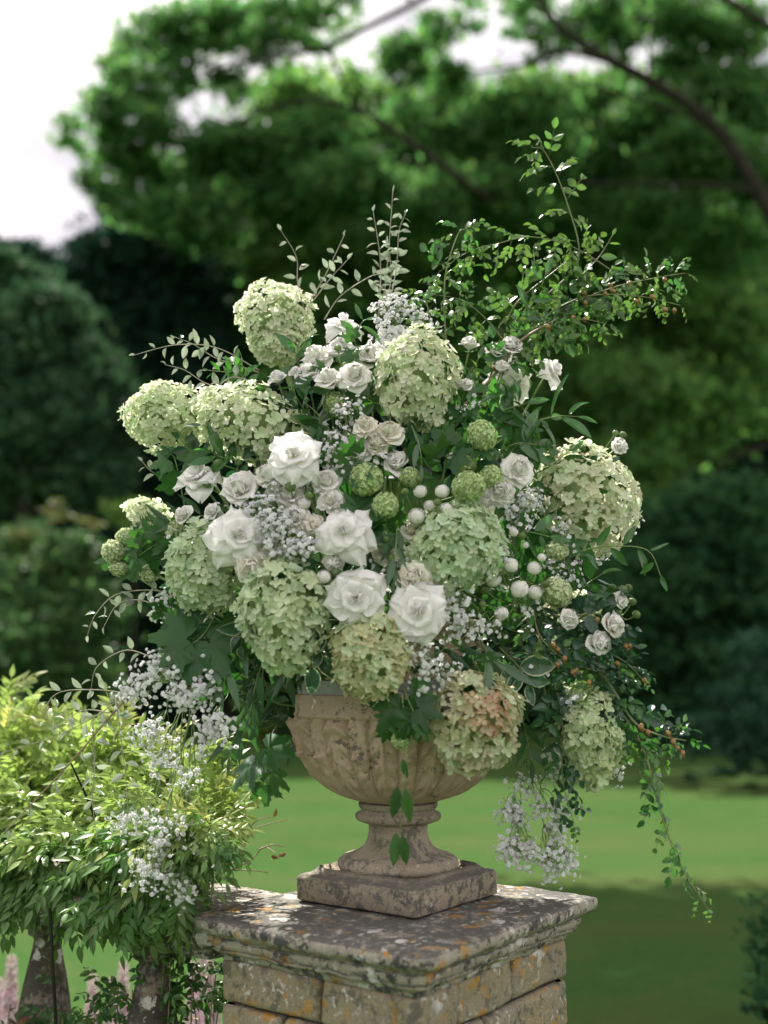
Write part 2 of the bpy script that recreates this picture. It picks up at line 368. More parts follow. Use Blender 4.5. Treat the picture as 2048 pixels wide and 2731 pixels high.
# ------------------------------------------------------------------ mesh library: petals, leaves, florets
def petal_mesh(name, w=.5, cup=.25, reflex=.2, cross=.25, tip=.5, ruf=.02, mat=None, seed=0, nu=8, nv=8, base=.12, curl=0.0, point=0.0):
    """unit petal: base at the origin, along +Y, inner face +Z"""
    r = np.random.default_rng(seed); mb = MB(); V = []; U = []
    ph = r.uniform(0, 6, 4)
    for j in range(nv + 1):
        v = j / nv
        prof = base * (1 - v) + (math.sin(math.pi * min(1, v ** 1.0 * .62 + .0)) ** 1.1) * (1 - v ** (3 + 6 * (1 - tip))) ** (.5 + .45 * tip)
        if j == nv: prof = .04 + .10 * (1 - tip)
        for i in range(nu + 1):
            u = i / nu * 2 - 1
            x = u * prof * w
            y = v + point * math.exp(-(u / .28) ** 2) * max(0, v - .55) * 2.2 + .02 * math.sin(3 * u + ph[0]) * v - .12 * (1 - tip) * u * u * v
            z = cup * v * v - reflex * v ** 4 + cross * (u * u) * prof * (1 - .6 * v) - curl * (u * u) * v ** 3
            z += ruf * v * v * (math.sin(5 * u + ph[1]) + .7 * math.sin(9 * u + ph[2])) * (abs(u) ** .5)
            V.append((x, y, z)); U.append((u, v))
    f = []
    for j in range(nv):
        for i in range(nu):
            a = j * (nu + 1) + i; f.append((a, a + 1, a + nu + 2, a + nu + 1))
    mb.add(V, f, U); return mb.mesh(name, mat)
def leaf_verts(w, nv=8, shape='ellip', bend=.15, fold=.12, serr=0, twist=0, wave=0, seed=0):
    r = np.random.default_rng(seed); V = []; U = []; ph = r.uniform(0, 6)
    for j in range(nv + 1):
        v = j / nv
        if shape == 'ellip': pr = math.sin(math.pi * v ** .85) ** .85
        elif shape == 'lance': pr = math.sin(math.pi * v ** .7) ** 1.15
        elif shape == 'round': pr = math.sin(math.pi * v) ** .55
        else: pr = math.sin(math.pi * v ** .8)
        if serr and 0 < j < nv: pr *= 1 + (serr if j % 2 else -serr)
        tw = twist * v
        for u in (-1, -.5, 0, .5, 1):
            x = u * pr * w; z = abs(u) * pr * w * fold * 2 - bend * v * v + wave * math.sin(8 * v + ph + u)
            x2 = x * math.cos(tw) - 0 * math.sin(tw); z2 = z + x * math.sin(tw)
            yy = v - (serr * .35 * abs(u) if serr else 0) * (1 if j % 2 == 0 else 0)
            V.append((x2, yy, z2)); U.append((u, v))
    f = []
    for j in range(nv):
        for i in range(4):
            a = j * 5 + i; f.append((a, a + 1, a + 6, a + 5))
    return np.array(V), f, np.array(U)
def leaf_mesh(name, mat, w, **kw):
    mb = MB(); v, f, u = leaf_verts(w, **kw); mb.add(v, f, u)
    tube(mb, [(0, -.12, .0), (0, 0, 0), (0, .1, 0)], .012, .01, 3); return mb.mesh(name, mat)
def xf(v, Mx): 
    A = np.array(Mx); return v @ A[:3, :3].T + A[:3, 3]
def lobed_mesh(name, mat, seed=0):
    """broad leaf with three to five toothed lobes, unit length along +Y"""
    r = np.random.default_rng(seed); mb = MB()
    n = 61; V = [(0, .02, 0)]; U = [(0, 0)]
    lobes = [(0, 1.0), (46, .86), (-46, .86), (98, .55), (-98, .55)]
    ring = []
    for k in range(n):
        a = -150 + 300 * k / (n - 1)
        rr = .50 if abs(a) < 125 else .36
        for (la, ll) in lobes:
            d = abs(a - la) / 31.0
            rr = max(rr, ll * (1 - d) ** .62 if d < 1 else 0)
        rr *= 1 + .07 * (1 if k % 2 else -1) + r.uniform(-.02, .02)
        if abs(a) > 140: rr *= .5
        ring.append((rr, math.radians(a)))
    for frac in (.4, .75, 1.0):
        for (rr, a) in ring:
            q = rr * frac
            x = math.sin(a) * q; y = .22 + math.cos(a) * q * .78
            z = -.16 * q * q + .045 * math.cos(5 * a) * q
            V.append((x, y, z)); U.append((math.sin(a * 2.5) * frac * .9, frac * .8))
    f = [(0, 1 + k, 2 + k) for k in range(n - 1)]
    for L in range(2):
        o = 1 + L * n
        for k in range(n - 1): f.append((o + k, o + k + n, o + k + n + 1, o + k + 1))
    V = np.array(V); V[0] = (0, .22, 0)
    mb.add(V, f, U); tube(mb, [(0, -.25, .03), (0, 0, 0), (0, .22, -.005)], .014, .012, 3)
    return mb.mesh(name, mat)
def compound_mesh(name, mat, n=5, w=.3, L=1.0, lf=.42, serr=0, droop=.25, shape='ellip', seed=0, spread=62):
    """a leaf made of a rachis and paired leaflets, unit length along +Y"""
    r = np.random.default_rng(seed); mb = MB()
    k = (n - 1) // 2
    path = [(0, t, -droop * t * t) for t in np.linspace(0, .86, 6)]
    tube(mb, path, .012, .006, 3)
    for i in range(n):
        if i == n - 1: t, a, s = .86, 0, lf * 1.08
        else:
            q = i // 2; t = .24 + .56 * q / max(1, k - .2); a = (spread + r.uniform(-10, 10)) * (1 if i % 2 else -1); s = lf * (.78 + .3 * math.sin(math.pi * (q + .8) / (k + .8))) * r.uniform(.85, 1.12)
        v, f, u = leaf_verts(w, 6, shape, r.uniform(.1, .35), r.uniform(.05, .3), serr, 0, 0, int(r.integers(99)))
        Mx = Matrix.Translation((0, t, -droop * t * t)) @ rz(math.radians(-a)) @ rx(-droop * t * 1.4 + r.uniform(-.35, .2)) @ ry(r.uniform(-.5, .5)) @ Matrix.Scale(s, 4)
        mb.add(xf(v, Mx), f, u)
    return mb.mesh(name, mat)

LEAF = {}
LEAF['laurel'] = [leaf_mesh('laurel_leaf', M['leaf_laurel'], .17, bend=b, fold=f, wave=w, seed=i) for i, (b, f, w) in enumerate([(.12, .12, .01), (.3, .2, .02), (-.1, .05, .015)])]
LEAF['euc'] = [leaf_mesh('willow_leaf', M['leaf_euc'], .105, shape='lance', bend=b, fold=.08, twist=t, seed=i) for i, (b, t) in enumerate([(.15, .3), (.35, -.5), (-.15, .2)])]
LEAF['euc_dark'] = [leaf_mesh('dark_willow_leaf', M['leaf_euc_dark'], .115, shape='lance', bend=b, fold=.1, twist=t, seed=i) for i, (b, t) in enumerate([(.15, .4), (.3, -.5), (-.1, .1)])]
LEAF['silver'] = [leaf_mesh('silver_leaf', M['leaf_silver'], .24, bend=b, fold=f, seed=i, nv=5) for i, (b, f) in enumerate([(.2, .3), (.45, .15), (-.2, .4)])]
LEAF['rose'] = [leaf_mesh('rose_leaflet', M['leaf_rose'], .30, bend=b, fold=f, serr=.06, seed=i, nv=9) for i, (b, f) in enumerate([(.15, .15), (.35, .3), (-.1, .1)])]
LEAF['rose_lit'] = [leaf_mesh('lit_rose_leaflet', M['leaf_rose_lit'], .28, bend=b, fold=f, serr=.07, seed=i, nv=9) for i, (b, f) in enumerate([(.2, .2), (.45, .35), (-.1, .1)])]
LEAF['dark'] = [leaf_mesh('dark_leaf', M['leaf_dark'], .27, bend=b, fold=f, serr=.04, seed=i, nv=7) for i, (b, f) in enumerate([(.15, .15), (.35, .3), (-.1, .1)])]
LEAF['var'] = [leaf_mesh('variegated_leaf', M['leaf_var'], .30, bend=b, fold=f, wave=.03, seed=i) for i, (b, f) in enumerate([(.15, .15), (.35, .3), (-.1, .1)])]
LEAF['lobed'] = [lobed_mesh('lobed_leaf', M['leaf_lobed'], i) for i in range(3)]
LEAF['rose5'] = [compound_mesh('rose_leaf', M['leaf_rose'], 5, .30, serr=.06, droop=d, seed=i) for i, d in enumerate([.1, .35, .5])]
LEAF['rose5_lit'] = [compound_mesh('lit_rose_leaf', M['leaf_rose_lit'], 5 + 2 * (i % 2), .29, serr=.06, droop=d, lf=.36, seed=i + 5) for i, d in enumerate([.1, .4, .7])]
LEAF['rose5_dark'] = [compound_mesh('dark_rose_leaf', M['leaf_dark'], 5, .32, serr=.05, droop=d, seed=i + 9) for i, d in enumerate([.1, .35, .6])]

def floret_mesh(name, mat, seed, cup=.25, n=4):
    r = np.random.default_rng(seed); mb = MB()
    for k in range(n):
        a = k / n * 360 + r.uniform(-9, 9); s = r.uniform(.88, 1.1); cp = cup + r.uniform(-.12, .16); w = r.uniform(.40, .50)
        V = []; U = []
        for j in range(4):
            v = (0, .4, .8, 1.0)[j]; pr = (.14, .86, .80, .34)[j]
            for i in range(4):
                u = (-1, -.38, .38, 1)[i]
                V.append((u * pr * w, .04 + v * (1 - .13 * abs(u) * (j > 1)), cp * v * v - .05 * (j == 3) + .16 * u * u * pr * r.uniform(.4, 1.5) + r.uniform(-.02, .02)))
                U.append((u, v))
        f = [(j * 4 + i, j * 4 + i + 1, j * 4 + i + 5, j * 4 + i + 4) for j in range(3) for i in range(3)]
        Mx = rz(math.radians(a)) @ Matrix.Translation((0, 0, .03 * (k % 2))) @ Matrix.Scale(s, 4)
        mb.add(xf(np.array(V), Mx), f, U)
    e = .09                              # the small eye
    mb.add([(e, 0, .04), (0, e, .04), (-e, 0, .04), (0, -e, .04), (0, 0, .12)], [(0, 1, 4), (1, 2, 4), (2, 3, 4), (3, 0, 4)], [(0, .0)] * 5)
    return mb.mesh(name, mat)
FLORET = {}
for key in ('petal_green', 'petal_cream', 'petal_mint', 'petal_olive', 'petal_lime', 'petal_pink', 'petal_blush'):
    base_set = [floret_mesh('floret', M[key], i, (.12, .3, .2, .42)[i % 4]) for i in range(6)]
    FLORET[key] = base_set

def bloom_mesh(seed):
    r = np.random.default_rng(seed); mb = MB()
    for L, (n, el, s) in enumerate(((7, 15, 1.0), (6, 45, .85), (4, 72, .7))):
        for k in range(n):
            a = math.radians(k / n * 360 + L * 27 + r.uniform(-12, 12))
            Mx = rz(a) @ rx(math.radians(el + r.uniform(-8, 8))) @ Matrix.Scale(s * r.uniform(.85, 1.1), 4)
            w = .34
            V = np.array([(-.08, 0, 0), (.08, 0, 0), (w, .62, .06), (-w, .62, .06), (w * .6, 1, -.04), (0, .88, .05), (-w * .6, 1, -.04)])
            mb.add(xf(V, Mx), [(0, 1, 2, 3), (3, 2, 5), (2, 4, 5), (3, 5, 6)], [(0, 0)] * 7)
    return mb.mesh('bloom', M['bloom'], smooth=False)
BLOOM = [bloom_mesh(i) for i in range(5)]
def bud_ball_mesh(seed):
    mb = MB(); lathe(mb, [(.02, -.6), (.4, -.4), (.55, 0), (.4, .4), (.02, .6)], 6); return mb.mesh('bloom_bud', M['bloom'])
BLOOM_BUD = bud_ball_mesh(0)

def fib(n):
    i = np.arange(n) + .5; ph = np.arccos(1 - 2 * i / n); th = np.pi * (1 + 5 ** .5) * i
    return np.stack([np.cos(th) * np.sin(ph), np.sin(th) * np.sin(ph), np.cos(ph)], 1)
def ball_mesh(name, mat, n=230, seed=0):
    """snowball cluster: many tiny five-petalled florets over a ball"""
    r = np.random.default_rng(seed); mb = MB()
    D = fib(n)
    for d in D:
        d = d + r.normal(0, .06, 3); d /= np.linalg.norm(d)
        rad = .93 + r.uniform(-.06, .07)
        Mx = Matrix.Translation(d * rad) @ frame(Vector(d) + Vector(r.normal(0, .25, 3)), r.normal(0, 1, 3)) @ Matrix.Scale(r.uniform(.145, .19), 4)
        V = [(0, 0, -.15)]; U = [(0, 0)]
        for k in range(10):
            a = k / 10 * 2 * math.pi; q = 1.0 if k % 2 == 0 else .55
            V.append((q * math.cos(a), q * math.sin(a), .22 if k % 2 == 0 else .0)); U.append((0, q))
        mb.add(xf(np.array(V), Mx), [(0, 1 + k, 1 + (k + 1) % 10) for k in range(10)], U)
    return mb.mesh(name, mat)
BALL = {'snowball': [ball_mesh('florets', M['snowball'], 240, i) for i in range(3)], 'snowball_pale': [ball_mesh('florets', M['snowball_pale'], 200, i + 4) for i in range(2)]}
def core_mesh(name, mat, seed=0, lump=.12):
    r = np.random.default_rng(seed); mb = MB(); seg, st = 20, 12; V = []
    for j in range(st + 1):
        ph = math.pi * j / st
        for i in range(seg):
            th = 2 * math.pi * i / seg; q = 1 + lump * (math.sin(3 * th + j) * math.sin(4 * ph)) * math.sin(ph)
            V.append((q * math.sin(ph) * math.cos(th), q * math.sin(ph) * math.sin(th), q * math.cos(ph)))
    f = [(j * seg + i, (j + 1) * seg + i, (j + 1) * seg + (i + 1) % seg, j * seg + (i + 1) % seg) for j in range(st) for i in range(seg)]
    mb.add(V, f); return mb.mesh(name, mat)
CORE = core_mesh('flower_core', M['core'])
def petals(mat, key):
    return [petal_mesh(key, mat=mat, seed=i, **kw) for i, kw in enumerate(PET[key])]
PET = {
 'gard_out': [dict(w=.60, cup=.20, reflex=.42, cross=.12, tip=.75, ruf=.05, curl=.22, point=.13), dict(w=.54, cup=.26, reflex=.55, cross=.06, tip=.9, ruf=.06, curl=.34, point=.18), dict(w=.66, cup=.12, reflex=.28, cross=.22, tip=.55, ruf=.08, point=.08)],
 'gard_mid': [dict(w=.62, cup=.30, reflex=.30, cross=.3, tip=.4, ruf=.05, curl=.2), dict(w=.66, cup=.4, reflex=.5, cross=.25, tip=.3, ruf=.06, curl=.1)],
 'gard_in': [dict(w=.5, cup=.42, reflex=.12, cross=.45, tip=.55, ruf=.02), dict(w=.46, cup=.5, reflex=.3, cross=.5, tip=.7, ruf=.02)],
 'rose_out': [dict(w=.60, cup=.35, reflex=.38, cross=.35, tip=.25, ruf=.03, curl=.1), dict(w=.55, cup=.45, reflex=.4, cross=.4, tip=.15, ruf=.05), dict(w=.62, cup=.3, reflex=.2, cross=.35, tip=.3, ruf=.04)],
 'rose_in': [dict(w=.58, cup=.6, reflex=.05, cross=.55, tip=.15, ruf=.04), dict(w=.5, cup=.7, reflex=.0, cross=.6, tip=.1, ruf=.05)],
}
PETALS = {(m, k): petals(M[m], k) for m in ('white', 'ivory', 'cream') for k in PET}

def bud_mesh(mat, openness, seed):
    r = np.random.default_rng(seed); mb = MB(); seg = 18
    def dp(th, z, rr): return .05 * rr * np.abs(np.sin(th * 2.5 + z * 2.2)) * (z > -.3)
    prof = [(.02, -.62), (.45, -.5), (.72, -.2), (.78, .1), (.68, .42), (.50, .66), (.30, .78), (.16, .84), (.02, .86)]
    lathe(mb, [(a * .93, z * .97) for a, z in prof], seg, disp=dp)
    for k in range(7):                      # overlapping outer petals wrapped round the bud
        a0 = k * 2.4 + r.uniform(-.2, .2); R0 = .78 + .05 * (k % 3) + .012 * k; V = []; wd = r.uniform(.75, 1.0); tp = r.uniform(.55, .72) if k % 2 else r.uniform(.38, .55)
        for j in range(6):
            q = j / 5; zz = -.5 + (tp + .5) * q; rr = R0 * math.sqrt(max(.05, 1 - ((zz - .05) / .82) ** 2)) * (1 + (.08 * openness + .06) * (q > .9))
            for i in range(6):
                u_ = i / 5 * 2 - 1; V.append((rr * math.cos(a0 + u_ * wd), rr * math.sin(a0 + u_ * wd), zz - .10 * u_ * u_ * q))
        mb.add(V, [(j * 6 + i, j * 6 + i + 1, j * 6 + i + 7, j * 6 + i + 6) for j in range(5) for i in range(5)])
    return mb.mesh('bud', mat)
BUDS = {k: [bud_mesh(M[k], i * .5, i) for i in range(3)] for k in ('white', 'ivory', 'cream')}
# where things stand
URN = Vector((0.033, 2.70, 0)); CAPZ = CAM_Z - .5255
HEART = Vector((0.0, 2.70, CAPZ + .62))
def surfY(x, y, k=0.0):
    q = 1 - ((x - 830) / 600) ** 2 - ((y - 1130) / 500) ** 2
    return 2.76 - .36 * math.sqrt(max(q, 0)) + k
def outward(p, up=.15):
    d = (p - Vector((URN.x, 2.78, CAPZ + .58))); d.normalize()
    return (d * .8 + Vector((0, -1, up)) * .6).normalized()

def stem_to(mb, p, tgt=None, r=.003, sag=.05, back=.16):
    tgt = tgt if tgt is not None else HEART + Vector((rnd.uniform(-.08, .08), 0, rnd.uniform(-.25, -.1)))
    m = (p + tgt) / 2 + Vector((0, back * .5, -sag))
    q = p + (tgt - p) * .12 + Vector((0, back * .25, 0))
    tube(mb, spline([p, q, m, tgt], 9), r * .8, r, 5)

MAIN = []                                # (screen x, screen y, nick) used to describe the greenery between
# ------------------------------------------------------------------ hydrangeas
def hydrangea(x, y, rx_, ry_, label, nick, mats, Y=None, tilt=0, taper=.0, fs=.0195, n=None, stem=True, dens=1.0, pink=None, depth=.85):
    Y = surfY(x, y) if Y is None else Y
    c = at(x, y, Y); a, b = mm(rx_, Y), mm(ry_, Y); cdep = depth * (a + b) / 2
    rx_, ry_, taper, fs = rx_ * 1.13, ry_ * 1.06, taper * .7, fs * .9; root = None
    a, b = mm(rx_, Y), mm(ry_, Y); cdep = depth * (a + b) / 2
    root = thing('hydrangea', label, 'hydrangea', c, 'hydrangea heads')
    MAIN.append((x, y, nick))
    core = link('flower_core', CORE, root, rx(0) @ ry(math.radians(tilt)) @ Matrix.Diagonal((a * .70, cdep * .70, b * .70, 1)))
    n = n or int(dens * 13.0 * (a * b + a * cdep + b * cdep) / 3 / (fs * fs) * .95)
    n = max(40, min(n, 298)); D = fib(int(n * 1.32)); rot = Euler(RG.uniform(0, 6, 3)).to_matrix()
    T = ry(math.radians(tilt)).to_3x3(); ph = RG.uniform(0, 6, 3)
    for i in range(len(D)):
        d = rot @ Vector(D[i]); d = (d + Vector(RG.normal(0, .05, 3))).normalized()
        if d.y > .50: continue
        lump = 1 + .13 * math.sin(4.5 * d.x + ph[0]) * math.sin(5 * d.z + ph[1] + 2 * d.y) + RG.uniform(-.07, .12)
        tp = 1 - taper * (.5 - .5 * d.z)
        q = Vector((d.x * a * tp, d.y * cdep * tp, d.z * b)) * lump
        nrm = Vector((d.x / a, d.y / cdep, d.z / b)).normalized()
        q = T @ q; nrm = T @ nrm
        nrm = (nrm + Vector((0, 0, .25)) + Vector(RG.normal(0, .36, 3))).normalized()
        key = mats[int(RG.integers(len(mats)))]
        if pink is not None and (q - pink).length < .040 + RG.uniform(-.015, .02): key = 'petal_pink'
        s_ = fs * RG.uniform(.78, 1.12)
        link('floret', FLORET[key][int(RG.integers(6))], root, place(q, frame(nrm, RG.normal(0, 1, 3)), s_))
    if stem:
        mb = MB(); stem_to(mb, c, r=.004); o = mb.build('stem', M['stem'], root); local(o, root)
    return root

G, CR, MI, OL, LI, BL = 'petal_green', 'petal_cream', 'petal_mint', 'petal_olive', 'petal_lime', 'petal_blush'
hydrangea(598, 690, 76, 74, 'creamy green hydrangea head standing highest, below two silver twigs', 'the highest hydrangea', [CR, CR, G], 2.70, taper=.25, fs=.0135)
hydrangea(600, 752, 52, 34, 'drooping lower tuft of creamy green hydrangea under the highest round head', 'the drooping hydrangea tuft', [CR, G], 2.67, taper=.3, fs=.014)
hydrangea(362, 900, 74, 66, 'bright green hydrangea head at the outer end of the upper row', 'the outermost upper hydrangea', [G, CR, G], 2.66, tilt=10, fs=.0165)
hydrangea(548, 920, 106, 72, 'broad wide green hydrangea head lying sideways above the biggest white gardenia', 'the broad sideways hydrangea', [G, CR], 2.54, tilt=18, fs=.0185)
hydrangea(900, 826, 80, 98, 'tall pale sunlit hydrangea head below the upper baby\'s breath', 'the tall pale hydrangea', [CR, CR, G], 2.47, tilt=4, taper=.25, fs=.0175)
hydrangea(1262, 1078, 86, 108, 'very large cream and green hydrangea leaning out above five drooping leaves', 'the large leaning hydrangea', [CR, BL, G, CR], 2.56, tilt=-38, fs=.0185)
hydrangea(985, 1178, 83, 84, 'round mint green hydrangea head beneath the cluster of round white buds', 'the round mint hydrangea', [MI, MI, G], 2.40, fs=.0185)
hydrangea(443, 1228, 66, 84, 'mint green hydrangea head tucked under the broad white gardenia, beside the lobed leaves', 'the shaded mint hydrangea', [MI, G], 2.47, tilt=-8, fs=.0185)
hydrangea(616, 1330, 90, 108, 'biggest green hydrangea head tapering down to the urn rim, under the cream rose', 'the big tapering hydrangea', [MI, G, G], 2.37, taper=.42, tilt=-4, fs=.019)
hydrangea(798, 1420, 72, 80, 'yellow olive hydrangea head hanging over the zinc band of the urn', 'the olive hydrangea on the rim', [OL, OL, G], 2.345, taper=.3, fs=.0185)
hydrangea(1026, 1560, 84, 90, 'hydrangea head with coral pink petal edges hanging beside the urn bowl', 'the pink edged hydrangea', [BL, BL, OL, G], 2.40, taper=.3, tilt=10, fs=.0185, pink=Vector((.02, -.07, .015)))
hydrangea(1272, 1590, 56, 92, 'lime green hydrangea head hanging low behind the trailing dark rose stems', 'the low lime hydrangea', [LI, G, G], 2.48, taper=.3, fs=.018)
hydrangea(322, 1112, 44, 26, 'small loose creamy hydrangea tip poking out above the side snowballs', 'the small loose hydrangea', [CR, G], 2.62, tilt=30, fs=.0155, dens=.6)
hydrangea(1238, 1308, 50, 24, 'pale half hidden hydrangea behind the lower snowball', 'the half hidden pale hydrangea', [CR], 2.58, fs=.0165, dens=.8)

# ------------------------------------------------------------------ snowball viburnum
def snowball(x, y, r1, r2, label, nick=None, key='snowball', Y=None, leaves=0):
    Y = surfY(x, y, -.03) if Y is None else Y
    c = at(x, y, Y); a, b = mm(r1, Y), mm(r2, Y)
    root = thing('snowball_viburnum', label, 'viburnum', c, 'snowball viburnum heads')
    if nick: MAIN.append((x, y, nick))
    link('flower_core', CORE, root, Matrix.Diagonal((a * .88, (a + b) * .44, b * .88, 1)))
    k = BALL[key]; o = link('florets', k[int(RG.integers(len(k)))], root, Matrix.Diagonal((a, (a + b) / 2, b, 1)) @ Euler(RG.uniform(0, 6, 3)).to_matrix().to_4x4()); o['kind'] = 'stuff'
    mb = MB(); stem_to(mb, c, r=.0022, sag=.03); local(mb.build('stem', M['stem'], root), root)
    for i in range(leaves):
        a_ = RG.uniform(0, 6.28); d = Vector((math.cos(a_), -.25, math.sin(a_)))
        link('leaf', LEAF['lobed'][i % 3], root, place(d * a * .6 + Vector((0, a * .5, 0)), frame(Vector((0, -1, .5)) + Vector(RG.normal(0, .25, 3)), d), RG.uniform(.055, .075)))
    return root
SB = [
 (722, 872, 26, 27, 'single bright green snowball below the double white rose', 'the snowball under the double rose', 'snowball', 2.50, 1),
 (791, 1037, 38, 37, 'pale green snowball with a fresh lobed leaf over it', 'the pale central snowball', 'snowball', 2.38, 2),
 (833, 1092, 30, 30, 'small round snowball just above the dark lobed leaf and star shaped gardenia', 'the central small snowball', 'snowball', 2.36, 2),
 (1040, 943, 32, 38, 'egg shaped snowball standing alone above the others, under dark laurel leaves', 'the egg shaped snowball', 'snowball', 2.42, 1),
 (1012, 1053, 37, 36, 'largest round snowball directly above the round mint hydrangea', 'the largest snowball', 'snowball', 2.36, 0),
 (1061, 1031, 25, 29, 'snowball pressed between the largest snowball and two white roses', None, 'snowball', 2.41, 0),
 (885, 1030, 23, 22, 'little green snowball above the highest white bud', None, 'snowball', 2.42, 1),
 (1000, 1003, 34, 20, 'flattened immature snowball between the egg shaped and the largest snowball', None, 'snowball', 2.43, 1),
 (1202, 1190, 28, 22, 'flat snowball above the open rose buds, beside baby\'s breath', 'the flat snowball', 'snowball_pale', 2.46, 2),
 (1202, 1280, 38, 32, 'pale snowball beside the pair of opening buds, over the dark rose foliage', 'the lower pale snowball', 'snowball_pale', 2.44, 0),
 (378, 1148, 19, 26, 'narrow snowball between the shaded mint hydrangea and side lobed leaves', None, 'snowball_pale', 2.52, 0),
 (272, 1160, 23, 20, 'topmost of the snowballs on the outer sprig beside the trees', None, 'snowball_pale', 2.60, 1),
 (244, 1192, 25, 27, 'outermost snowball on the outer sprig', 'the outermost snowball', 'snowball_pale', 2.58, 1),
 (258, 1230, 26, 15, 'lowest of the three snowballs clustered on the outer sprig', None, 'snowball_pale', 2.58, 1),
 (323, 1238, 26, 18, 'snowball on its own under the side lobed leaves', 'the lone side snowball', 'snowball_pale', 2.56, 1),
 (370, 1415, 30, 24, 'green snowball over another above the drooping baby\'s breath cloud', None, 'snowball', 2.50, 1),
 (354, 1452, 28, 18, 'green snowball half sunk in the drooping baby\'s breath cloud', 'the sunken snowball', 'snowball', 2.50, 0),
 (441, 1446, 23, 17, 'green snowball beside the grey green eucalyptus leaves', None, 'snowball', 2.52, 1),
 (866, 1598, 23, 20, 'small snowball dangling in front of the urn bowl', 'the dangling snowball', 'snowball', 2.36, 0),
 (945, 1584, 20, 19, 'small snowball in the gap beside the pink edged hydrangea', None, 'snowball', 2.42, 0),
]
for a in SB: snowball(a[0], a[1], a[2], a[3], a[4], a[5], a[6], a[7], a[8])

# ------------------------------------------------------------------ gardenias and roses
def flower(x, y, r, kind, label, nick=None, mat='white', Y=None, face=None, spin=None, name=None, cat=None, stem=True):
    Y = surfY(x, y, -.04) if Y is None else Y
    c = at(x, y, Y); R = mm(r, Y)
    root = thing(name or ('gardenia' if kind == 'gard' else 'rose'), label, cat or ('gardenia' if kind == 'gard' else 'rose'), c, 'white gardenias' if kind == 'gard' else 'white and cream roses')
    if nick: MAIN.append((x, y, nick))
    d = Vector(face) if face is not None else outward(c)
    B = frame(d, (RG.normal(0, .3), 0, 1)) @ rz(RG.uniform(0, 6) if spin is None else spin)
    if kind == 'gard':
        layers = [(6, 4, 1.16, 'gard_out', .0), (5, 17, .92, 'gard_out', .04), (4, 38, .68, 'gard_mid', .03), (3, 60, .54, 'gard_in', .0), (3, 80, .48, 'gard_in', -.06)]
    elif kind == 'cup':
        layers = [(5, 30, 1.0, 'rose_out', .0), (6, 48, .95, 'rose_out', .02), (6, 62, .82, 'rose_in', .03), (5, 74, .66, 'rose_in', .03), (4, 84, .5, 'rose_in', .02)]
    else:
        layers = [(5, 8, 1.0, 'rose_out', .02), (6, 26, .93, 'rose_out', .04), (7, 44, .78, 'rose_in', .06), (6, 58, .62, 'rose_in', .06), (5, 70, .50, 'rose_in', .03), (4, 82, .40, 'rose_in', .0)]
    opn = RG.uniform(.85, 1.2) if kind == 'gard' else RG.uniform(.92, 1.08)
    for L, (n, el, s_, key, off) in enumerate(layers):
        P_ = PETALS[(mat, key)]
        for k in range(n):
            jt = 2.0 if kind == 'gard' else 1.3; a = k / n * 2 * math.pi + L * 1.13 + RG.uniform(-.16, .16) * jt
            e = math.radians(el * opn + RG.uniform(-9, 11) * (1.25 if kind == 'gard' else 1))
            Mx = B @ rz(a) @ Matrix.Translation((0, off * R, -R * .2 + L * (.10 if kind != 'cup' else .06) * R)) @ rx(e) @ ry(RG.uniform(-.2, .2) * jt)
            link('petal', P_[int(RG.integers(len(P_)))], root, Mx @ Matrix.Scale(R * s_ * RG.uniform(.93, 1.06), 4))
    link('flower_centre', BUDS['cream' if kind == 'gard' else mat][int(RG.integers(3))], root, B @ Matrix.Translation((0, 0, R * (.02 if kind == 'gard' else .12 if kind != 'cup' else .2))) @ Matrix.Scale(R * (.20 if kind == 'gard' else .38), 4))
    mb = MB(); o = Vector(B.to_3x3() @ Vector((0, 0, -R * .25)))
    for k in range(5):
        a = k / 5 * 6.283; v, f, u = leaf_verts(.18, 4, 'lance', -.3, .1); mb.add(xf(v, B @ Matrix.Translation((0, 0, -R * .3)) @ rz(a) @ rx(-.1) @ Matrix.Scale(R * .5, 4)), f, u)
    mb.build('calyx', M['sepal'], root)
    if stem: mb = MB(); stem_to(mb, c + o, r=.0028, sag=.04); local(mb.build('stem', M['stem'], root), root)
    return root
FR = (0, -1, .12)
flower(636, 985, 60, 'gard', 'largest white gardenia with upright pointed petals, below the broad sideways hydrangea', 'the largest gardenia', 'white', 2.36, (-.05, -1, .28))
flower(512, 1157, 62, 'gard', 'broad smooth white gardenia beside the baby\'s breath, above the shaded mint hydrangea', 'the broad gardenia', 'white', 2.36, (.15, -1, .12))
flower(743, 1150, 60, 'gard', 'white gardenia with curled back points touching the central small snowball', 'the curled gardenia', 'white', 2.33, (-.05, -1, .2))
flower(770, 1290, 62, 'gard', 'star shaped white gardenia above the olive hydrangea on the rim', 'the star gardenia', 'white', 2.32, (.02, -1, -.02))
flower(903, 1322, 62, 'gard', 'five lobed open white gardenia under the cream double rose', 'the open lower gardenia', 'white', 2.32, (-.05, -1, .02))
flower(430, 1030, 50, 'gard', 'white gardenia seen from its side with petals reaching up, beneath the outermost upper hydrangea', 'the upright petalled gardenia', 'white', 2.52, (-.2, -.55, .8))
flower(420, 1292, 42, 'gard', 'white gardenia drooping out from under the shaded mint hydrangea', 'the drooping gardenia', 'white', 2.50, (0, -.7, -.8))
flower(741, 702, 40, 'gard', 'white flower with backlit petals next to the silver twigs at the top', 'the topmost white flower', 'white', 2.62, (.1, -.4, .9))
flower(862, 735, 50, 'gard', 'white flower half covered by the upper baby\'s breath', None, 'white', 2.60, (.1, -.6, .8))
flower(1105, 835, 50, 'gard', 'large white flower shining behind the thick brown rose branch', 'the flower behind the rose branch', 'white', 2.60, (.3, -.7, -.5))
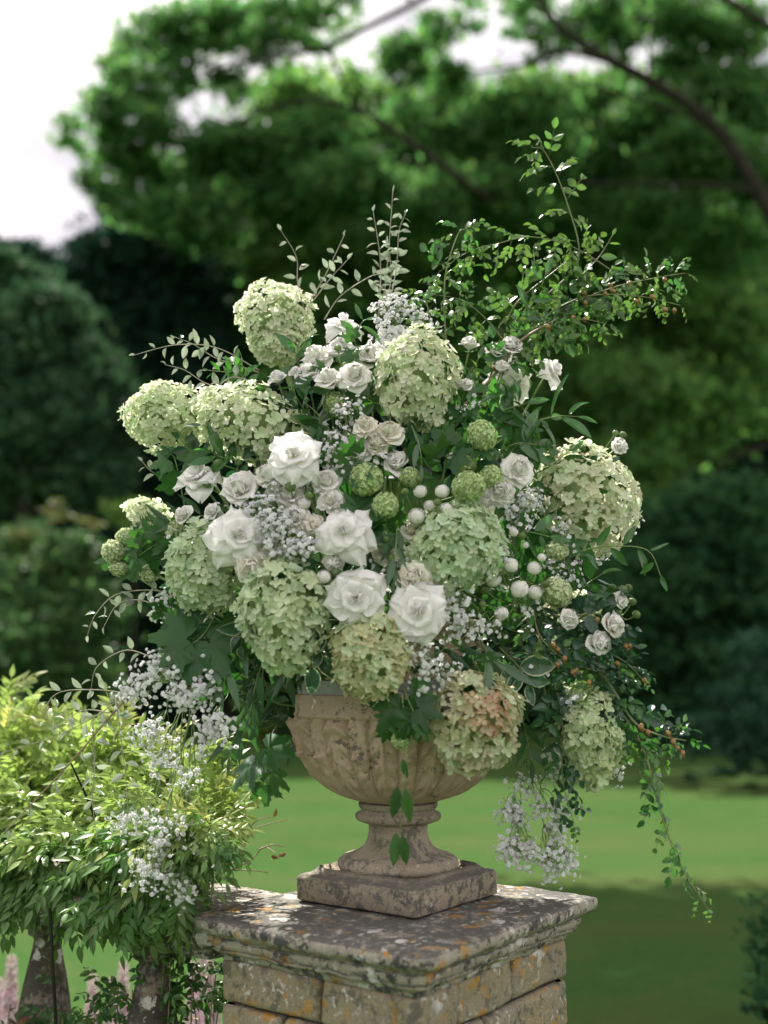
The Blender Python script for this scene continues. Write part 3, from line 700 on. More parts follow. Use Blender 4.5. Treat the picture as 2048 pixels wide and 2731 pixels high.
flower(1190, 800, 38, 'gard', 'white flower in profile at the end of its stem against the dark trees', 'the profile flower', 'white', 2.58, (.8, -.35, .5))
flower(1070, 780, 46, 'cup', 'white rose in the tangle of rose leaves under the arching branch', None, 'white', 2.62, (.2, -.6, .6))
flower(1317, 1352, 38, 'cup', 'pale rose behind the dark rose leaves at the outer lower edge', 'the outer pale rose', 'ivory', 2.42, (.5, -.8, .1))
flower(1335, 1300, 26, 'cup', 'small pale rose above the outer pale rose, beneath green buds', None, 'ivory', 2.42, (.6, -.7, .3))
RO = [
 (522, 1062, 46, 'cup', 'full white cup shaped rose between the upright and the largest gardenia', 'the full cup rose', 'ivory', 2.42, (-.1, -1, .5)),
 (735, 768, 40, 'cup', 'white rose standing up from the double row below the topmost white flower', None, 'white', 2.56, (0, -.6, .9)),
 (686, 782, 36, 'rose', 'creamy white rose in a row over the striped green buds', None, 'ivory', 2.54, (-.3, -.7, .7)),
 (797, 775, 30, 'rose', 'small flat white rose closest to the tall pale hydrangea top', None, 'ivory', 2.54, (.2, -.7, .6)),
 (766, 818, 36, 'rose', 'double white rose with many folded petals under the row of upper roses', 'the double rose', 'ivory', 2.46, (.05, -.9, .5)),
 (712, 826, 32, 'rose', 'white rose tucked against the double rose', None, 'ivory', 2.48, (-.1, -.8, .7)),
 (600, 822, 20, 'cup', 'small white rose between the broad sideways hydrangea and the drooping tuft', None, 'white', 2.52, (-.3, -.5, .8)),
 (640, 812, 18, 'cup', 'smallest white rose of the upper row, beside slim green stems', None, 'white', 2.52, (0, -.5, .9)),
 (790, 925, 24, 'rose', 'small cream rose alone under the tall pale hydrangea side', None, 'cream', 2.42, None),
 (842, 940, 32, 'rose', 'cream rose pressed under the tip of the tall pale hydrangea', 'the cream rose under the tall hydrangea', 'cream', 2.43, None),
 (768, 978, 36, 'rose', 'ivory rose with the bright lobed leaf across it', None, 'ivory', 2.44, None),
 (856, 1008, 34, 'cup', 'white rose behind the two hanging eucalyptus leaves', None, 'ivory', 2.44, None),
 (578, 1028, 24, 'rose', 'small ivory rose under the edge of the largest gardenia', None, 'ivory', 2.40, None),
 (707, 1046, 32, 'rose', 'ivory rose directly under the baby\'s breath column', None, 'ivory', 2.39, None),
 (717, 1086, 27, 'rose', 'ivory rose on top of the curled gardenia', None, 'ivory', 2.37, None),
 (628, 1078, 28, 'rose', 'ivory rose below the largest gardenia, beside green buds', None, 'ivory', 2.40, None),
 (640, 1122, 31, 'rose', 'pale rose at the upper edge of the main baby\'s breath cloud', None, 'ivory', 2.38, None),
 (679, 1142, 29, 'cup', 'cream cup rose touching the curled gardenia from the side', None, 'cream', 2.37, None),
 (722, 1208, 26, 'cup', 'ivory rose hanging under the curled gardenia', None, 'ivory', 2.36, (0, -.9, -.4)),
 (548, 1226, 40, 'rose', 'cream rose above the big tapering hydrangea', 'the cream rose over the tapering hydrangea', 'cream', 2.37, (0, -1, -.1)),
 (400, 1116, 21, 'cup', 'small closed white rose above the narrow snowball', None, 'ivory', 2.48, None),
 (461, 1107, 18, 'cup', 'little white rose on a thin stem above the broad gardenia', None, 'white', 2.44, None),
 (893, 1250, 36, 'rose', 'cream double rose directly above the open lower gardenia', 'the cream double rose', 'cream', 2.35, FR),
 (926, 1262, 24, 'cup', 'cream rose peeking out behind the cream double rose', None, 'cream', 2.38, None),
 (888, 1150, 24, 'rose', 'blush cream rose against the round mint hydrangea', None, 'cream', 2.41, None),
 (832, 1190, 28, 'rose', 'shaded cream rose behind the narrow hanging eucalyptus leaves', None, 'cream', 2.40, None),
 (1115, 1020, 38, 'rose', 'full white rose beside the snowball trio', 'the full white rose', 'ivory', 2.43, (.3, -1, .3)),
 (1078, 1062, 30, 'rose', 'white rose just under the full white rose', None, 'ivory', 2.42, (.1, -1, 0)),
 (1334, 968, 21, 'cup', 'single small white rose on a long thin stem above the large leaning hydrangea', 'the single outlying rose', 'white', 2.56, (.3, -.8, .2)),
 (1013, 752, 22, 'cup', 'closed white rose beside the tall pale hydrangea top', None, 'ivory', 2.50, (0, -.5, .9)),
 (1072, 770, 20, 'cup', 'closed white rose crossing the thick brown rose branch', None, 'ivory', 2.52, (.1, -.5, .9)),
 (1082, 800, 19, 'cup', 'closed white rose on an upright stem under the rose branch', None, 'ivory', 2.50, (.1, -.5, .9)),
 (1100, 760, 30, 'cup', 'half open white rose behind the rose leaves over the branch', None, 'white', 2.54, (.1, -.6, .8)),
 (665, 812, 24, 'rose', 'white rose filling the row next to the rose tucked by the double rose', None, 'white', 2.50, (-.1, -.6, .8)),
 (815, 965, 26, 'rose', 'cream rose wedged between the cream and the ivory rose', None, 'cream', 2.43, None),
 (600, 1060, 24, 'rose', 'ivory rose peeking over the main baby\'s breath cloud', None, 'ivory', 2.41, None),
 (660, 1010, 24, 'rose', 'ivory rose half under the largest gardenia', None, 'ivory', 2.42, None),
 (582, 1195, 28, 'rose', 'cream rose under the broad gardenia beside the baby\'s breath', None, 'cream', 2.385, None),
 (1045, 1090, 22, 'rose', 'small ivory rose between the largest snowball and the shaded baby\'s breath', None, 'ivory', 2.42, None),
 (1290, 1390, 26, 'cup', 'lowest pale rose glowing inside the dark rose foliage', None, 'ivory', 2.42, (.3, -.9, .1)),
 (1225, 1340, 22, 'cup', 'pale rose just under the lower pale snowball', None, 'ivory', 2.43, (.2, -.9, .1)),
 (1004, 838, 19, 'cup', 'closed white rose against the side of the tall pale hydrangea', None, 'ivory', 2.46, (0, -.7, .8)),
]
for (x, y, r, k, lab, nick, mt, Y, fc) in RO: flower(x, y, r * (1.18 if r > 30 else 1.32), k, lab, nick, mt, Y, fc)

# ------------------------------------------------------------------ spray rose stems with closed buds
BUDG = [bud_mesh(M['sepal'], 0, 9)]
sep_mb = MB()
for k in range(5):
    v, f, u = leaf_verts(.2, 5, 'lance', -.0, .1); v[:, 2] += .5 * v[:, 1] ** 2
    sep_mb.add(xf(v, Matrix.Translation((0, 0, -.62)) @ rz(k / 5 * 6.283) @ rx(.55) @ Matrix.Scale(1.0, 4)), f, u)
SEPALS = sep_mb.mesh('sepals', M['sepal'])
def bud_spray(base, buds, label, nick=None, Y=2.40, mat='ivory'):
    c = at(base[0], base[1], Y + .05)
    root = thing('spray_rose', label, 'spray rose', c, 'spray roses in bud')
    if nick: MAIN.append((base[0], base[1] - 30, nick))
    st = MB()
    for (x, y, r, green) in buds:
        p = at(x, y, Y + RG.uniform(-.015, .02)); R = mm(r, Y) / (.92 if not green else .85)
        up = (p - c).normalized() + Vector((RG.uniform(-.3, .3), -.5, .6))
        B = frame(up, (0, 0, 1)) @ rz(RG.uniform(0, 6))
        bl = (BUDG if green else BUDS[mat])
        b = link('bud', bl[int(RG.integers(len(bl)))], root, place(p - c, B, R))
        link('sepals', SEPALS, b, Matrix.Scale(1.5, 4))
        tube(st, spline([p - Vector(B.to_3x3() @ Vector((0, 0, R * .6))), (p + c) / 2 + Vector((0, .02, -.01)), c], 7), .0014, .0018, 4)
    stem_to(st, c, r=.0026, sag=.03)
    local(st.build('stem', M['stem'], root), root)
bud_spray((925, 1140), [(908, 1062, 16, 0), (956, 1062, 17, 0), (928, 1093, 14, 0), (965, 1100, 14, 0), (900, 1117, 19, 0), (875, 1062, 8, 1), (905, 1035, 8, 1), (892, 1048, 9, 1), (945, 1085, 9, 1)], 'bunch of round white rose buds between the snowballs and the round mint hydrangea', 'the round white buds', 2.36)
bud_spray((1120, 1300), [(1066, 1252, 19, 0), (1104, 1221, 17, 0), (1153, 1228, 16, 0), (1122, 1273, 20, 0), (1156, 1281, 16, 0), (1085, 1325, 15, 0), (1072, 1346, 12, 1), (1047, 1275, 10, 1), (1085, 1235, 9, 1), (1178, 1262, 9, 1), (1170, 1205, 10, 0), (1042, 1305, 8, 1)], 'long spray of opening rose buds below the flat snowball', 'the long spray of opening buds', 2.40)
bud_spray((1110, 1195), [(1085, 1157, 8, 1), (1110, 1150, 10, 0), (1128, 1158, 9, 1), (1135, 1178, 8, 0)], 'tiny bud cluster above the opening buds, by the bright green leaf', None, 2.42)
bud_spray((690, 1270), [(700, 1247, 16, 0), (668, 1250, 14, 0), (640, 1243, 10, 1), (725, 1236, 9, 1), (715, 1262, 12, 1)], 'three pale buds nestled over the big tapering hydrangea', None, 2.33)
bud_spray((650, 1110), [(658, 1088, 15, 0), (628, 1052, 12, 1), (690, 1106, 10, 1), (667, 1070, 9, 1)], 'green tipped buds in the hollow under the largest gardenia', None, 2.36)
bud_spray((1340, 1330), [(1375, 1328, 9, 1), (1345, 1275, 11, 1), (1322, 1270, 9, 1), (1365, 1300, 9, 1), (1358, 1270, 8, 1)], 'green unopened rose buds at the outer lower edge over dark foliage', 'the green outer buds', 2.54)
bud_spray((1290, 975), [(1346, 940, 8, 1), (1330, 936, 7, 1), (1258, 968, 7, 1)], 'green buds on bare stems reaching out over the large leaning hydrangea', None, 2.56)
bud_spray((750, 850), [(730, 752, 8, 1), (768, 765, 7, 1), (745, 790, 8, 1), (705, 800, 8, 1), (782, 800, 7, 1)], 'slim green bud stems crossing the upper white roses', None, 2.48)
bud_spray((490, 1060), [(470, 1000, 9, 1), (492, 1046, 10, 1), (515, 1000, 8, 1), (448, 1046, 9, 1)], 'little green buds before the upright petalled gardenia', None, 2.47)
bud_spray((860, 1230), [(833, 1165, 9, 1), (845, 1205, 9, 1), (955, 1232, 9, 1), (820, 1178, 7, 1)], 'green buds in the dark gap above the cream double rose', None, 2.37)

# ------------------------------------------------------------------ baby's breath
def babys_breath(base, blobs, label, nick=None, r=.0060, stem_r=.0011, sprigs=9):
    """blobs: (x, y, rx, ry, Y, depth, n)"""
    c = at(*base); root = thing('babys_breath', label, "baby's breath", c, "sprays of baby's breath")
    st = MB(); tot = 0
    if nick: MAIN.append((blobs[0][0], blobs[0][1], nick))
    for (x, y, bx, by, Y, dp, n) in blobs:
        n = int(n * 1.7)
        if x > 1050 and y > 1600: n = int(n * 1.5); Y -= .05
        if x < 520 and y > 1400: Y -= .10
        if x < 520 and y > 1700: Y -= .06
        bc = at(x, y, Y); a, b = mm(bx, Y), mm(by, Y)
        hub = bc + (c - bc) * .35 + Vector((0, .01, 0))
        tube(st, spline([c, (c + hub) / 2 + Vector(RG.normal(0, .008, 3)), hub], 6), stem_r * 1.3, stem_r, 4)
        nodes = []
        for k in range(max(3, n // sprigs)):
            d = Vector(RG.normal(0, 1, 3)).normalized() * RG.uniform(.35, .9)
            q = bc + Vector((d.x * a, d.y * dp, d.z * b)); nd = q + (hub - q) * .28
            nodes.append((nd, q)); tube(st, spline([hub, (hub + nd) / 2 + Vector(RG.normal(0, .006, 3)), nd], 4), stem_r * .7, stem_r * .5, 3, False)
        for i in range(n):
            nd, q = nodes[i % len(nodes)]
            p = q + Vector(RG.normal(0, 1, 3)) * .0135
            tube(st, [nd, (nd + p) / 2 + Vector(RG.normal(0, .0015, 3)), p], .00042, .00032, 3, False)
            dr = (p - nd).normalized() + Vector((0, -.3, .2)) + Vector(RG.normal(0, .3, 3))
            if i % 7 == 6: link('bloom_bud', BLOOM_BUD, root, place(p - c, frame(dr), r * .55))
            else: link('bloom', BLOOM[int(RG.integers(5))], root, place(p - c, frame(dr), r * RG.uniform(.75, 1.1)))
    local(st.build('stem', M['stem_thin'], root, False), root)
GY = [
 ((860, 760, 2.62), [(855, 668, 60, 22, 2.58, .05, 95), (905, 682, 26, 14, 2.56, .03, 30), (835, 715, 44, 32, 2.55, .04, 60)], "sunlit baby's breath crowning the bouquet above the tall pale hydrangea", "the top baby's breath"),
 ((730, 1040, 2.46), [(745, 900, 32, 26, 2.43, .03, 26), (722, 940, 32, 30, 2.42, .03, 34), (712, 990, 26, 34, 2.42, .03, 34), (770, 880, 22, 14, 2.44, .02, 12)], "narrow column of baby's breath between the largest gardenia and the cream roses", "the baby's breath column"),
 ((600, 1230, 2.42), [(575, 1090, 34, 36, 2.36, .03, 50), (606, 1135, 44, 34, 2.345, .03, 80), (640, 1185, 46, 28, 2.34, .03, 80), (590, 1185, 30, 22, 2.345, .02, 34)], "dense baby's breath cloud between the broad gardenia and the curled gardenia", "the main baby's breath cloud"),
 ((985, 1250, 2.44), [(985, 1300, 36, 28, 2.37, .03, 34), (1010, 1345, 44, 26, 2.37, .03, 46), (1060, 1352, 24, 12, 2.38, .02, 14), (975, 1380, 22, 12, 2.37, .02, 10)], "baby's breath spilling beside the open lower gardenia", "the baby's breath beside the open gardenia"),
 ((960, 1370, 2.44), [(905, 1400, 28, 24, 2.36, .02, 24), (925, 1440, 40, 26, 2.35, .03, 44), (960, 1455, 26, 26, 2.35, .02, 22), (915, 1480, 26, 16, 2.35, .02, 16)], "baby's breath hanging in front of the urn rim above the pink edged hydrangea", "the baby's breath at the rim"),
 ((440, 1380, 2.56), [(345, 1440, 44, 44, 2.53, .05, 70), (300, 1490, 48, 36, 2.53, .05, 80), (400, 1500, 50, 44, 2.50, .05, 100), (455, 1480, 40, 20, 2.52, .03, 36)], "big cloud of baby's breath drooping over the yellow green bush", "the drooping baby's breath cloud"),
 ((480, 1450, 2.56), [(470, 1570, 44, 28, 2.50, .03, 70), (430, 1610, 20, 12, 2.51, .02, 14)], "rounded baby's breath tuft hanging beside the eucalyptus stems", "the hanging baby's breath tuft"),
 ((400, 1440, 2.56), [(335, 1585, 60, 26, 2.60, .03, 70), (360, 1640, 40, 26, 2.60, .03, 44), (395, 1680, 28, 16, 2.60, .02, 26)], "baby's breath sinking in a slanting line against the bush top", "the slanting baby's breath"),
 ((400, 1500, 2.60), [(305, 1770, 52, 36, 2.64, .03, 60), (390, 1790, 26, 18, 2.63, .02, 26), (350, 1825, 50, 22, 2.64, .03, 44)], "loose baby's breath hanging in front of the yellow green leaves", "the loose low baby's breath"),
 ((420, 1520, 2.60), [(330, 1895, 52, 26, 2.62, .03, 60), (385, 1925, 34, 26, 2.61, .03, 40), (290, 1880, 24, 16, 2.62, .02, 16), (440, 1845, 26, 12, 2.63, .02, 12)], "lowest baby's breath on long stems before the coping of the wall", "the lowest baby's breath"),
 ((1135, 1640, 2.60), [(1135, 1700, 34, 26, 2.60, .03, 24), (1190, 1740, 44, 26, 2.60, .03, 30), (1100, 1760, 30, 34, 2.60, .03, 44), (1120, 1840, 50, 28, 2.59, .03, 80), (1200, 1860, 46, 34, 2.59, .03, 90), (1210, 1790, 32, 20, 2.60, .02, 26)], "fan of baby's breath hanging free over the lawn beside the urn foot", "the free hanging baby's breath"),
 ((1250, 1580, 2.66), [(1310, 1660, 52, 18, 2.64, .03, 60), (1250, 1675, 30, 20, 2.64, .02, 24), (1205, 1640, 22, 40, 2.63, .02, 24)], "baby's breath under the low lime hydrangea", "the baby's breath under the lime hydrangea"),
 ((1110, 1180, 2.52), [(1105, 1105, 34, 30, 2.45, .03, 44), (1140, 1085, 36, 28, 2.45, .03, 44), (1120, 1130, 26, 14, 2.45, .02, 18), (1215, 1160, 22, 34, 2.46, .02, 26)], "baby's breath in the dark hollow beneath the full white rose", "the shaded baby's breath"),
 ((1300, 1140, 2.62), [(1358, 1100, 22, 46, 2.60, .03, 60), (1300, 1190, 34, 14, 2.58, .02, 22)], "baby's breath showing past the outer edge of the large leaning hydrangea", "the outer baby's breath"),
 ((1180, 1270, 2.5), [(1200, 1215, 34, 14, 2.48, .02, 22), (1225, 1245, 22, 16, 2.48, .02, 14), (1240, 1210, 14, 12, 2.48, .02, 8)], "small baby's breath sprig over the lower pale snowball", None),
 ((370, 1340, 2.56), [(350, 1315, 20, 24, 2.52, .02, 22), (365, 1290, 14, 12, 2.52, .02, 8), (440, 1330, 24, 12, 2.52, .02, 10)], "small baby's breath sprig beside the drooping gardenia", None),
 ((560, 1130, 2.44), [(545, 1090, 26, 26, 2.38, .02, 20), (660, 1055, 12, 30, 2.42, .02, 14)], "fine baby's breath over the full cup rose", None),
 ((820, 1000, 2.46), [(815, 985, 16, 20, 2.42, .02, 10), (745, 1005, 16, 16, 2.41, .02, 10)], "few baby's breath blooms behind the pale central snowball", None),
 ((900, 1190, 2.44), [(870, 1215, 18, 18, 2.39, .02, 12), (835, 1225, 16, 12, 2.39, .02, 8)], "baby's breath specks above the cream double rose", None),
 ((1100, 1280, 2.48), [(1085, 1200, 26, 16, 2.42, .02, 14), (1140, 1320, 26, 14, 2.43, .02, 12)], "thin baby's breath among the long spray of opening buds", None),
 ((980, 860, 2.52), [(1010, 880, 28, 22, 2.48, .02, 18), (960, 960, 18, 22, 2.45, .02, 12)], "thin baby's breath between the tall pale hydrangea and egg shaped snowball", None),
 ((480, 1130, 2.50), [(470, 1120, 22, 14, 2.46, .02, 10), (385, 1180, 14, 20, 2.5, .02, 10)], "thin baby's breath over the shaded mint hydrangea", None),
 ((1200, 1480, 2.50), [(1150, 1450, 26, 22, 2.44, .02, 12), (1230, 1520, 20, 30, 2.46, .02, 14)], "thin baby's breath inside the dark trailing rose foliage", None),
]
for g in GY: babys_breath(*g)

# ------------------------------------------------------------------ leafy stems
def sprig(path, kind, size, n, label, mat='stem', cat='foliage stem', name='leafy_stem', group='greenery stems', r=.0022, sp=1.0, Yd=None, droop=.0, jit=.35, tip=True, hips=0, thorns=False, two=None, spread=60, faces=.45, taper=.55):
    """path: (x, y, Y) points from base to tip; leaves alternate along it"""
    P = [at(*p) for p in path]; c = P[0]
    root = thing(name, label, cat, c, group)
    S = spline(P, max(10, 6 * len(P))); mb = MB(); tube(mb, S, r, r * .35, 5)
    local(mb.build('stem', M[mat], root), root)
    SV = [Vector(q) for q in S]
    for i in range(n):
        t = (i + .6) / n; t = .08 + .92 * t
        k = min(int(t * (len(SV) - 1)), len(SV) - 2); q = SV[k].lerp(SV[k + 1], t * (len(SV) - 1) - k)
        T = (SV[k + 1] - SV[k]).normalized()
        side = T.cross(Vector((0, -1, 0)));
        if side.length < .1: side = Vector((1, 0, 0))
        side.normalize()
        side = side * (1 if i % 2 else -1)
        a = math.radians(spread + RG.uniform(-18, 18)); 
        if i == n - 1 and tip: a = .1
        d = (T * math.cos(a) + side * math.sin(a) + Vector((0, RG.normal(0, jit), RG.normal(0, jit * .5))) + Vector((0, 0, -droop))).normalized()
        nrm = Vector((0, -faces, 1 - faces)) + Vector(RG.normal(0, .35, 3))
        nrm = nrm - d * nrm.dot(d)
        if nrm.length < .05: nrm = Vector((0, -1, 0))
        sc_ = size * RG.uniform(.78, 1.15) * (1 - (1 - taper) * max(0, t - .55) / .45)
        kk = kind if (two is None or RG.uniform() > .4) else two
        L = LEAF[kk]
        # local Y along d, local Z along nrm
        z = nrm.normalized(); y = d; x = y.cross(z).normalized(); z = x.cross(y)
        R_ = Matrix((x, y, z)).transposed().to_4x4()
        link('leaf', L[int(RG.integers(len(L)))], root, place(q - c + d * .004, R_, sc_))
    for i in range(hips):
        t = RG.uniform(.35, 1.0); q = SV[int(t * (len(SV) - 1))] + Vector((RG.uniform(-.02, .02), -.012, RG.uniform(-.03, .01)))
        h = link('rose_hip', HIP, root, place(q - c, frame((RG.uniform(-.6, .6), -.4, -.6)), RG.uniform(.0055, .0075)))
        link('hip_crown', HIPC, h)
    return root
mbh = MB(); lathe(mbh, [(.02, -1.1), (.45, -.9), (.8, -.3), (.8, .2), (.45, .75), (.25, .9), (.02, .9)], 10); HIP = mbh.mesh('rose_hip', M['hip'])
mbc = MB()
for k in range(5):
    v, f, u = leaf_verts(.2, 3, 'lance', 0, .1); mbc.add(xf(v, Matrix.Translation((0, 0, .85)) @ rz(k / 5 * 6.283) @ rx(.7)), f, u)
HIPC = mbc.mesh('hip_crown', M['hip_crown'])

# silver leaved twigs
SIL = dict(mat='twig', name='silver_twig', cat='silver foliage', group='silver leaved twigs', r=.0017, faces=.6)
for (path, n, lab) in [
 ([(660, 680, 2.68), (643, 610, 2.66), (640, 555, 2.64), (603, 492, 2.62)], 8, 'silver twig bending outward behind the highest hydrangea'),
 ([(670, 650, 2.66), (705, 590, 2.66), (745, 505, 2.66)], 9, 'straight silver twig slanting up between the highest hydrangea and the tall twigs'),
 ([(672, 655, 2.64), (715, 600, 2.64), (752, 560, 2.64)], 8, 'shorter silver twig slanting below the straight one'),
 ([(825, 680, 2.64), (838, 560, 2.62), (849, 408, 2.62)], 15, 'tallest upright silver twig with a pale bud at its tip'),
 ([(818, 690, 2.60), (822, 570, 2.60), (806, 455, 2.60)], 16, 'upright silver twig curving away beside the tallest one'),
 ([(835, 690, 2.60), (856, 580, 2.60), (862, 500, 2.60), (876, 462, 2.60)], 15, 'upright silver twig with a hooked tip facing the rose branches'),
 ([(830, 670, 2.66), (845, 600, 2.66), (838, 520, 2.66)], 12, 'short upright silver twig amid the tall ones'),
 ([(700, 690, 2.62), (735, 640, 2.60), (795, 600, 2.60), (828, 590, 2.60)], 9, 'silver twig arching from the topmost white flower to the tall twigs'),
 ([(560, 800, 2.62), (470, 752, 2.60), (380, 745, 2.60), (286, 768, 2.60)], 12, 'long silver twig reaching out over the upper hydrangeas, topmost of the side twigs'),
 ([(560, 805, 2.64), (470, 775, 2.64), (420, 745, 2.64), (378, 728, 2.64)], 13, 'leafy silver twig with rounded leaves by the long reaching one'),
 ([(540, 850, 2.60), (450, 830, 2.60), (400, 800, 2.60), (355, 787, 2.60)], 9, 'bare ended silver twig above the outermost upper hydrangea'),
 ([(560, 830, 2.58), (500, 815, 2.56), (450, 850, 2.56), (390, 842, 2.56), (308, 850, 2.56)], 12, 'silver twig lying across the top of the outermost upper hydrangea'),
 ([(450, 1060, 2.60), (380, 1040, 2.60), (330, 1020, 2.60), (306, 996, 2.60)], 8, 'small silver twig under the outermost upper hydrangea'),
 ([(390, 1290, 2.56), (330, 1275, 2.56), (250, 1285, 2.56), (205, 1330, 2.56), (188, 1375, 2.56)], 11, 'reddish silver twig drooping in an arc beneath the lone side snowball'),
 ([(370, 1330, 2.55), (310, 1298, 2.55), (255, 1305, 2.55), (222, 1358, 2.55)], 9, 'second drooping silver twig just inside the reddish one'),
 ([(330, 1420, 2.56), (270, 1405, 2.56), (210, 1440, 2.56), (196, 1490, 2.56)], 9, 'silver twig curling past the drooping baby\'s breath cloud'),
 ([(290, 1500, 2.56), (200, 1490, 2.54), (120, 1500, 2.54), (88, 1560, 2.54)], 10, 'silver twig hooking down over the tops of the yellow green bush'),
 ([(270, 1500, 2.54), (210, 1545, 2.54), (120, 1590, 2.54), (0, 1628, 2.54)], 12, 'long silver twig sweeping over the bush towards the edge of the picture'),
 ([(250, 1510, 2.53), (262, 1600, 2.53), (272, 1690, 2.53), (276, 1775, 2.53)], 10, 'hanging silver twig with dark oval leaves in front of the bush'),
 ([(200, 1560, 2.54), (204, 1650, 2.54), (200, 1730, 2.54), (208, 1800, 2.54)], 9, 'second hanging silver twig in front of the bush'),
 ([(240, 1540, 2.55), (180, 1535, 2.55), (120, 1570, 2.55)], 7, 'short silver twig branching above the long sweeping one'),
]:
    sprig(path, 'silver', .030, n, lab, **SIL)
sprig([(330, 1450, 2.56), (245, 1540, 2.54), (150, 1650, 2.52), (60, 1745, 2.50), (-10, 1820, 2.50)], 'silver', .030, 12, 'thick red brown twig running diagonally down across the bush', mat='twig_red', name='silver_twig', cat='silver foliage', group='silver leaved twigs', r=.0028)

# climbing rose branches, upper side
RB = dict(mat='stem_rose', name='rose_branch', cat='rose branch', group='rose branches', r=.0026, two='rose5_lit')
for (path, kind, size, n, lab, kw) in [
 ([(1180, 640, 2.62), (1250, 560, 2.60), (1222, 430, 2.58), (1178, 330, 2.56), (1148, 318, 2.56)], 'rose5_lit', .055, 20, 'tallest rose shoot rising high against the trees with a nodding leafy tip', dict(r=.0026)),
 ([(1330, 590, 2.60), (1240, 535, 2.58), (1150, 512, 2.56), (1080, 525, 2.56), (1010, 545, 2.56), (945, 590, 2.56)], 'rose5_lit', .042, 26, 'rose shoot arching over with wilted hanging leaflets', dict(droop=.6, r=.002)),
 ([(1150, 720, 2.60), (1230, 660, 2.58), (1330, 620, 2.58), (1420, 600, 2.58), (1480, 590, 2.58)], 'rose5', .045, 34, 'long rose branch reaching furthest out, tip against the dark trees', dict(r=.003, hips=5)),
 ([(1100, 740, 2.60), (1180, 680, 2.57), (1270, 640, 2.56), (1380, 640, 2.56), (1470, 660, 2.56)], 'rose5_lit', .042, 34, 'leafy rose branch with orange hips under the long outreaching one', dict(hips=7, droop=.2)),
 ([(965, 760, 2.60), (960, 660, 2.58), (965, 580, 2.58), (990, 505, 2.58), (1005, 495, 2.58)], 'rose5', .045, 22, 'upright rose shoot with dense glossy top beside the tall silver twigs', dict()),
 ([(1120, 780, 2.58), (1060, 700, 2.56), (1000, 650, 2.55), (930, 635, 2.55)], 'rose5_lit', .036, 24, 'curling small leaved rose shoot above the tall pale hydrangea', dict(droop=.1, r=.0018)),
 ([(1000, 880, 2.56), (1060, 820, 2.52), (1120, 740, 2.52), (1200, 690, 2.52)], 'rose5', .045, 28, 'thick brown rose branch crossing in front of white flowers', dict(mat='twig_red', r=.0055, hips=3)),
 ([(1140, 740, 2.56), (1200, 700, 2.56), (1260, 690, 2.56), (1310, 700, 2.56)], 'rose5', .045, 24, 'dense rose foliage under the leafy branch, over the profile flower', dict(hips=2)),
 ([(1090, 700, 2.6), (1120, 650, 2.6), (1180, 600, 2.6), (1230, 560, 2.6)], 'rose5_lit', .05, 18, 'rose shoot filling the fork below the tallest shoot', dict()),
 ([(1230, 620, 2.6), (1290, 560, 2.6), (1325, 505, 2.6)], 'rose_lit', .026, 9, 'short rose shoot with one upright leaf above the outreaching branch', dict(r=.0016)),
 ([(930, 780, 2.62), (930, 700, 2.62), (915, 640, 2.62), (885, 650, 2.62)], 'rose5', .04, 12, 'shaded rose shoot behind the top baby\'s breath', dict()),
 # lower trailing
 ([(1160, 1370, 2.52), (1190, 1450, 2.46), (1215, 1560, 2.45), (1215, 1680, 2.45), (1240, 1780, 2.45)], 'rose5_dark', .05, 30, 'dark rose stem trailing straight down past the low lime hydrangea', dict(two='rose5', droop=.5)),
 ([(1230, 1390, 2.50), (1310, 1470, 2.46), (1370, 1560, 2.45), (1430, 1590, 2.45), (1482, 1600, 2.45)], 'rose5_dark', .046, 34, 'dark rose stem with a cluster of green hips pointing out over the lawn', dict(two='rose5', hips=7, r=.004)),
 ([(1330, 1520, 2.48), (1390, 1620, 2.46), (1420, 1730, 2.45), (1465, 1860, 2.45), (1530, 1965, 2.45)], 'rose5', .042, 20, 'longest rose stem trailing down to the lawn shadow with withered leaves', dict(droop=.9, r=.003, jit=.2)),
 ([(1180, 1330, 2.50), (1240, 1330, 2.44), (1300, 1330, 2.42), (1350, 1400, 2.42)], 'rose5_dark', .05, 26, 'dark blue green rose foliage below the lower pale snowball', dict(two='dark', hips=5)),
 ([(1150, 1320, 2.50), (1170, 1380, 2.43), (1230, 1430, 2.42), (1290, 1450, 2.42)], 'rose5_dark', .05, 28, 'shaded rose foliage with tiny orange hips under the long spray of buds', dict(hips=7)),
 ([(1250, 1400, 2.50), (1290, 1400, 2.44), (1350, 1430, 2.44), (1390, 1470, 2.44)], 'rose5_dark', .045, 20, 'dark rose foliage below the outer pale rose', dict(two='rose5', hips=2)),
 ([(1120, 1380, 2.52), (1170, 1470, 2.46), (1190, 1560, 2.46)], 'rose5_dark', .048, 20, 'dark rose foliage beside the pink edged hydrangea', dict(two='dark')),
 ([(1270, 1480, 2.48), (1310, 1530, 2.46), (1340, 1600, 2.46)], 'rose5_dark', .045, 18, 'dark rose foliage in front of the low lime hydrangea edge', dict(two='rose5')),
]:
    k2 = dict(RB); k2.update(kw); sprig(path, kind, size * (1.5 if 'lit' in kind or kind == 'rose5' else 1.3), int(n * .85), lab, **k2)
